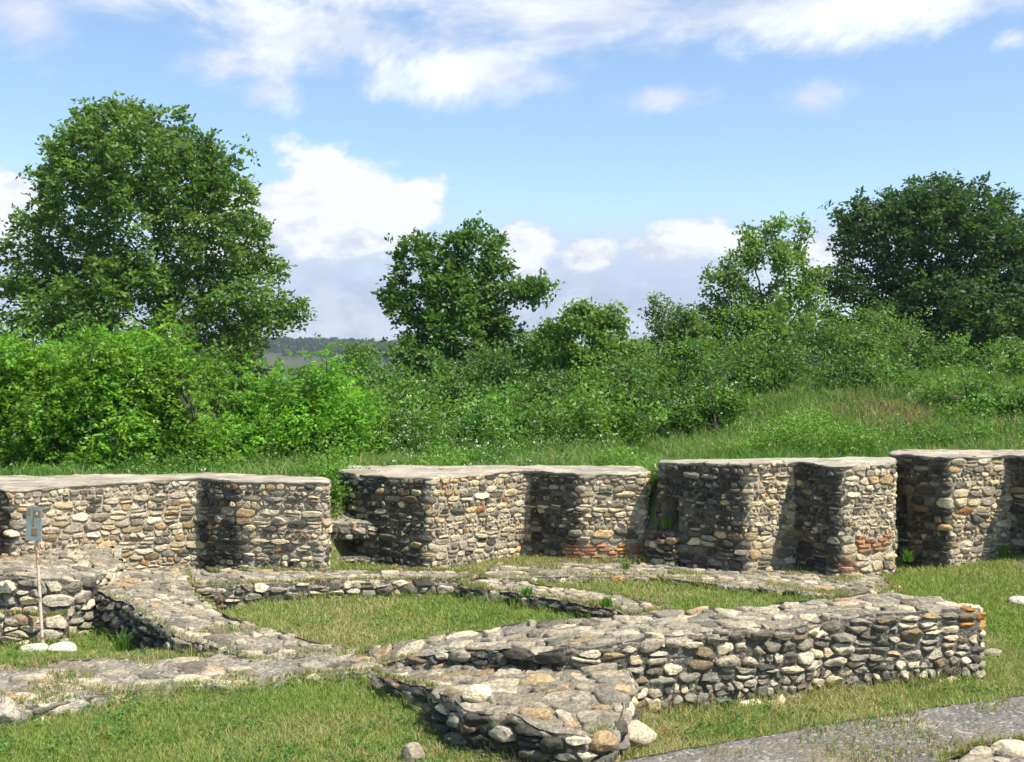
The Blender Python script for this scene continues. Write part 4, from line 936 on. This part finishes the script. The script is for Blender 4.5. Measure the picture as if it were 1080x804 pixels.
# grass in the courts
def grass():
    n = 620000; D = rng.uniform(1 / 17.5, 1 / 6.6, n); D = 1 / D; D = np.where(rng.random(n) < .5, D, rng.uniform(6.6, 17.0, n)); X = rng.uniform(-.56, .56, n) * D * 1.08; Y = D
    k = (Y < np.interp(X, FX, FY) + .5) & ~infoot(X, Y)
    X, Y = X[k], Y[k]; P = np.stack([X, Y, X * 0], 1)
    dens = .5 + .5 * vnoise(P, .9, 3, 33) + .22 * vnoise(P, 4, 2, 34); k = rng.random(len(X)) < np.clip(.32 + dens * .95, .12, 1); X, Y, P, dens = X[k], Y[k], P[k], dens[k]
    nearw = np.zeros(len(X))
    for Q in FOOT[4:]:
        c = Q.corners[:, :2]; bb = (X > c[:, 0].min() - .15) & (X < c[:, 0].max() + .15) & (Y > c[:, 1].min() - .15) & (Y < c[:, 1].max() + .15); i = np.where(bb)[0]
        if len(i): nearw[i] = np.maximum(nearw[i], np.clip(1 - Q.edge(X[i], Y[i]) / .10, 0, 1))
    n = len(X); tall = np.clip(vnoise(P, 1.7, 3, 40), 0, 1)
    hgt = (.035 + .04 * nearw + .045 * rng.random(n) + .08 * tall * rng.random(n) + .11 * nearw * rng.random(n) * (vnoise(P, 3, 2, 45) > -.1)); Z = terrain(X, Y) - .005
    dry = np.clip(.24 + .85 * vnoise(P, 1.1, 3, 50) + .25 * vnoise(P, 7, 2, 51) + .2 * (Y < 9.6) * (X > 1), 0, .85)
    isd = rng.random(n) < dry
    g = leafcols(n, (.235, .30, .078), .25, .1); dr = leafcols(n, (.42, .36, .19), .25, .05); cols = np.where(isd[:, None], dr, g)
    w = np.where(Y > 11, .010, .0065) * rng.uniform(.7, 1.3, n)
    V, Fc, cc = blades(np.stack([X, Y, Z], 1), hgt, w, np.where(isd, 1.3, .9)[:, None], cols)
    tag(mk('grass', V, Fc, BLADE, None, cc, False), 'short sunlit grass between the low walls', 'grass', kind='stuff')
    n = 1500; Y = 1 / rng.uniform(1 / 15.5, 1 / 6.8, n); X = rng.uniform(-.52, .52, n) * Y; k = (Y < np.interp(X, FX, FY) - .1) & ~infoot(X, Y) & (vnoise(np.stack([X, Y, X * 0], 1), .7, 2, 401) > 0); X, Y = X[k], Y[k]; n = len(X); kk = np.repeat(np.arange(n), 16)
    C = np.stack([X, Y, terrain(X, Y) + .05], 1)[kk] + rng.normal(size=(n * 16, 3)) * np.array([.045, .045, .012])
    V, Fq, cc = leaves(C, .032 * rng.uniform(.6, 1.3, len(C)), .022, 1.6, leafcols(len(C), (.10, .20, .04), .25)); tag(mk('lawn_weeds', V, [Fq], LEAF, None, cc, False), 'small clover and plantain leaves scattered in the grass', 'weeds', kind='stuff')
    # grass creeping over the lowest rubble
    LX, LY, LZ = [], [], []
    for Q in FOOT[6:]:
        c = Q.corners; m = 45000; x = rng.uniform(c[:, 0].min(), c[:, 0].max(), m); y = rng.uniform(c[:, 1].min(), c[:, 1].max(), m); k = Q.inside(x, y); x, y = x[k], y[k]
        if not len(x): continue
        z = Q.zin(x, y); e = Q.edge(x, y); q = vnoise(np.stack([x, y, x * 0], 1), 2.1, 3, 301)
        k = ((z < .17) & (q > np.where(z < .12, .06, .18) + .35 * rng.random(len(x)) + .6 * np.exp(-((x + 1.6) / .9) ** 2 - ((y - 10.0) / .6) ** 2))) | ((z < .26) & (e < .045 + .05 * np.clip(q, 0, 1)) & (rng.random(len(x)) < .85)); LX.append(x[k]); LY.append(y[k]); LZ.append(z[k])
    x = np.concatenate(LX); y = np.concatenate(LY); z = np.concatenate(LZ); m = len(x); isd = rng.random(m) < .55
    V, Fc, cc = blades(np.stack([x, y, z + .005], 1), .02 + .045 * rng.random(m), .009, 1.1, np.where(isd[:, None], leafcols(m, (.36, .29, .16), .25, .04), leafcols(m, (.16, .24, .05), .25, .1)))
    tag(mk('creeping_grass', V, Fc, BLADE, None, cc, False), 'dry and green grass creeping over the lowest rubble', 'grass', kind='stuff')
    # tall grass on the bank behind the walls
    n = 350000; D = 1 / rng.uniform(1 / 34, 1 / 15.2, n); X = rng.uniform(-.56, .58, n) * D; Y = D; k = (Y > np.interp(X, FX, FY) + .45) & ~infoot(X, Y) & ((X > -3.2) | (rng.random(n) < .35)); X, Y = X[k], Y[k]
    n = len(X); P = np.stack([X, Y, X * 0], 1); q = vnoise(P, .45, 3, 60); dry = np.clip(.20 + .6 * vnoise(P, .8, 3, 61), 0, .65)
    dpx = CX + X / Y * F; zz = terrain(X, Y); dpy = CY + (H - zz) / Y * F
    dead = np.exp(-((X - 7.7) / .9) ** 2 - ((Y - 22.3) / 1.5) ** 2) * 1.0 + np.exp(-((X - 9.6) / .5) ** 2 - ((Y - 23.0) / 1.4) ** 2) * .9
    isr = rng.random(n) < np.clip(dead * .75, 0, .8) * (vnoise(P, 1.6, 2, 77) > -.15); isd = rng.random(n) < dry
    cols = np.where(isr[:, None], leafcols(n, (.30, .20, .13), .25, .04), np.where(isd[:, None], leafcols(n, (.33, .34, .15), .2, .05), leafcols(n, (.115, .22, .05), .25, .1) * (1 + .25 * q[:, None])))
    hgt = (.14 + .30 * rng.random(n) ** 1.5) * (1 + .8 * vnoise(P, 1.1, 3, 64)); V, Fc, cc = blades(np.stack([X, Y, zz - .01], 1), hgt, .017 * rng.uniform(.7, 1.3, n), .9, cols)
    tag(mk('tall_grass', V, Fc, BLADE, None, cc, False), 'long green and dry grass covering the bank behind the walls', 'grass', kind='stuff')
grass()
def undergrowth():
    n = 19000; D = 1 / rng.uniform(1 / 33, 1 / 15.6, n); X = rng.uniform(-.56, .58, n) * D; Y = D
    k = (Y > np.interp(X, FX, FY) + .6) & ~infoot(X, Y); X, Y = X[k], Y[k]; P = np.stack([X, Y, X * 0], 1); q = vnoise(P, .55, 3, 210)
    left = sst(X, 3.0, -1.0); k = q + .45 * left > .10; X, Y, q = X[k], Y[k], q[k]; n = len(X); left = left[k]
    Z = terrain(X, Y); h = (.16 + .55 * np.clip(q, 0, 1) + .15 * left) * (.5 + .5 * sst(Y, 16.6, 20)) * (1 + .7 * vnoise(P[k], 1.6, 2, 240)) * rng.uniform(.6, 1.3, n); m = 34
    kk = np.repeat(np.arange(n), m); t = rng.random(n * m) ** .6
    C = np.stack([X, Y, Z], 1)[kk]; C[:, 2] += t * h[kk]; C += rng.normal(size=C.shape) * np.array([.10, .10, .03])
    tone = rng.uniform(.75, 1.25, n)[kk]; base = np.where((vnoise(P[k], .8, 2, 230) > 0)[kk][:, None], np.array([[.15, .29, .045]]), np.array([[.11, .22, .04]]))
    V, Fq, cc = leaves(C, .062 * rng.uniform(.6, 1.3, len(C)), .036, .8, leafcols(len(C), (1, 1, 1), .15, .06) * base * tone[:, None])
    tag(mk('undergrowth', V, [Fq], LEAF, None, cc, False), 'dense leafy weeds covering the bank behind the walls', 'undergrowth', kind='stuff')
    f = rng.integers(n, size=1500); f = f[(rng.random(1500) < .25 + .75 * np.exp(-((X[f] / Y[f] * F + 60) / 130) ** 2))]; c = np.stack([X[f], Y[f], Z[f] + h[f] * 1.1], 1); kk = np.repeat(np.arange(len(c)), 4)
    V, Fq, cc = leaves(c[kk] + rng.normal(0, .018, (len(kk), 3)), .032, .028, .8, leafcols(len(kk), (.75, .74, .66), .1, .01))
    tag(mk('wildflowers', V, [Fq], PETAL, None, cc, False), 'tiny white flowers among the weeds of the bank', 'wildflowers', kind='stuff')
undergrowth()

# ------------------------------------------------------------------ distant woodland on the hill
def woodland():
    n = 9000; X = rng.uniform(-700, 700, n); Y = rng.uniform(900, 1450, n); P = np.stack([X, Y, X * 0], 1); X0 = X
    k = vnoise(P, .006, 3, 90) + (Y - 1010) / 120 > 0; X, Y = X[k], Y[k]; n = len(X); Z = terrain(X, Y)
    m = 26; r = rng.uniform(3.0, 5.5, n); kk = np.repeat(np.arange(n), m); u = unit(rng.normal(size=(n * m, 3))); c = np.stack([X, Y, Z + r * .9], 1)[kk] + u * r[kk][:, None] * np.array([1, 1, 1.1])
    V, Fq, cc = leaves(c, 3.4, 3.0, .5, leafcols(len(c), (.028, .055, .02), .25)); tag(mk('woodland', V, [Fq], LEAF, None, cc, False), 'far dark wood along the top of the distant hill', 'woodland', kind='stuff')
    for px, py, hh in [(345, 362, 9), (352, 361, 8), (360, 364, 7), (318, 364, 6)]:
        pass
woodland()
def haze():
    m = bpy.data.materials.new('haze_air'); m.use_nodes = True; T = NT(m.node_tree)
    v = T.add('ShaderNodeVolumePrincipled'); v.inputs['Color'].default_value = (.80, .88, 1, 1); v.inputs['Density'].default_value = .00020; v.inputs['Anisotropy'].default_value = .2
    o = T.add('ShaderNodeOutputMaterial'); T.link(v.outputs[0], o.inputs['Volume'])
    x0, x1, y0, y1, z0, z1 = -1900, 1900, -40, 1720, -40, 110
    V = [(x, y, z) for x in (x0, x1) for y in (y0, y1) for z in (z0, z1)]
    tag(mk('haze', V, [np.array([[0, 1, 3, 2], [4, 6, 7, 5], [0, 4, 5, 1], [2, 3, 7, 6], [0, 2, 6, 4], [1, 5, 7, 3]])], m, None, None, False), kind='stuff')
haze()
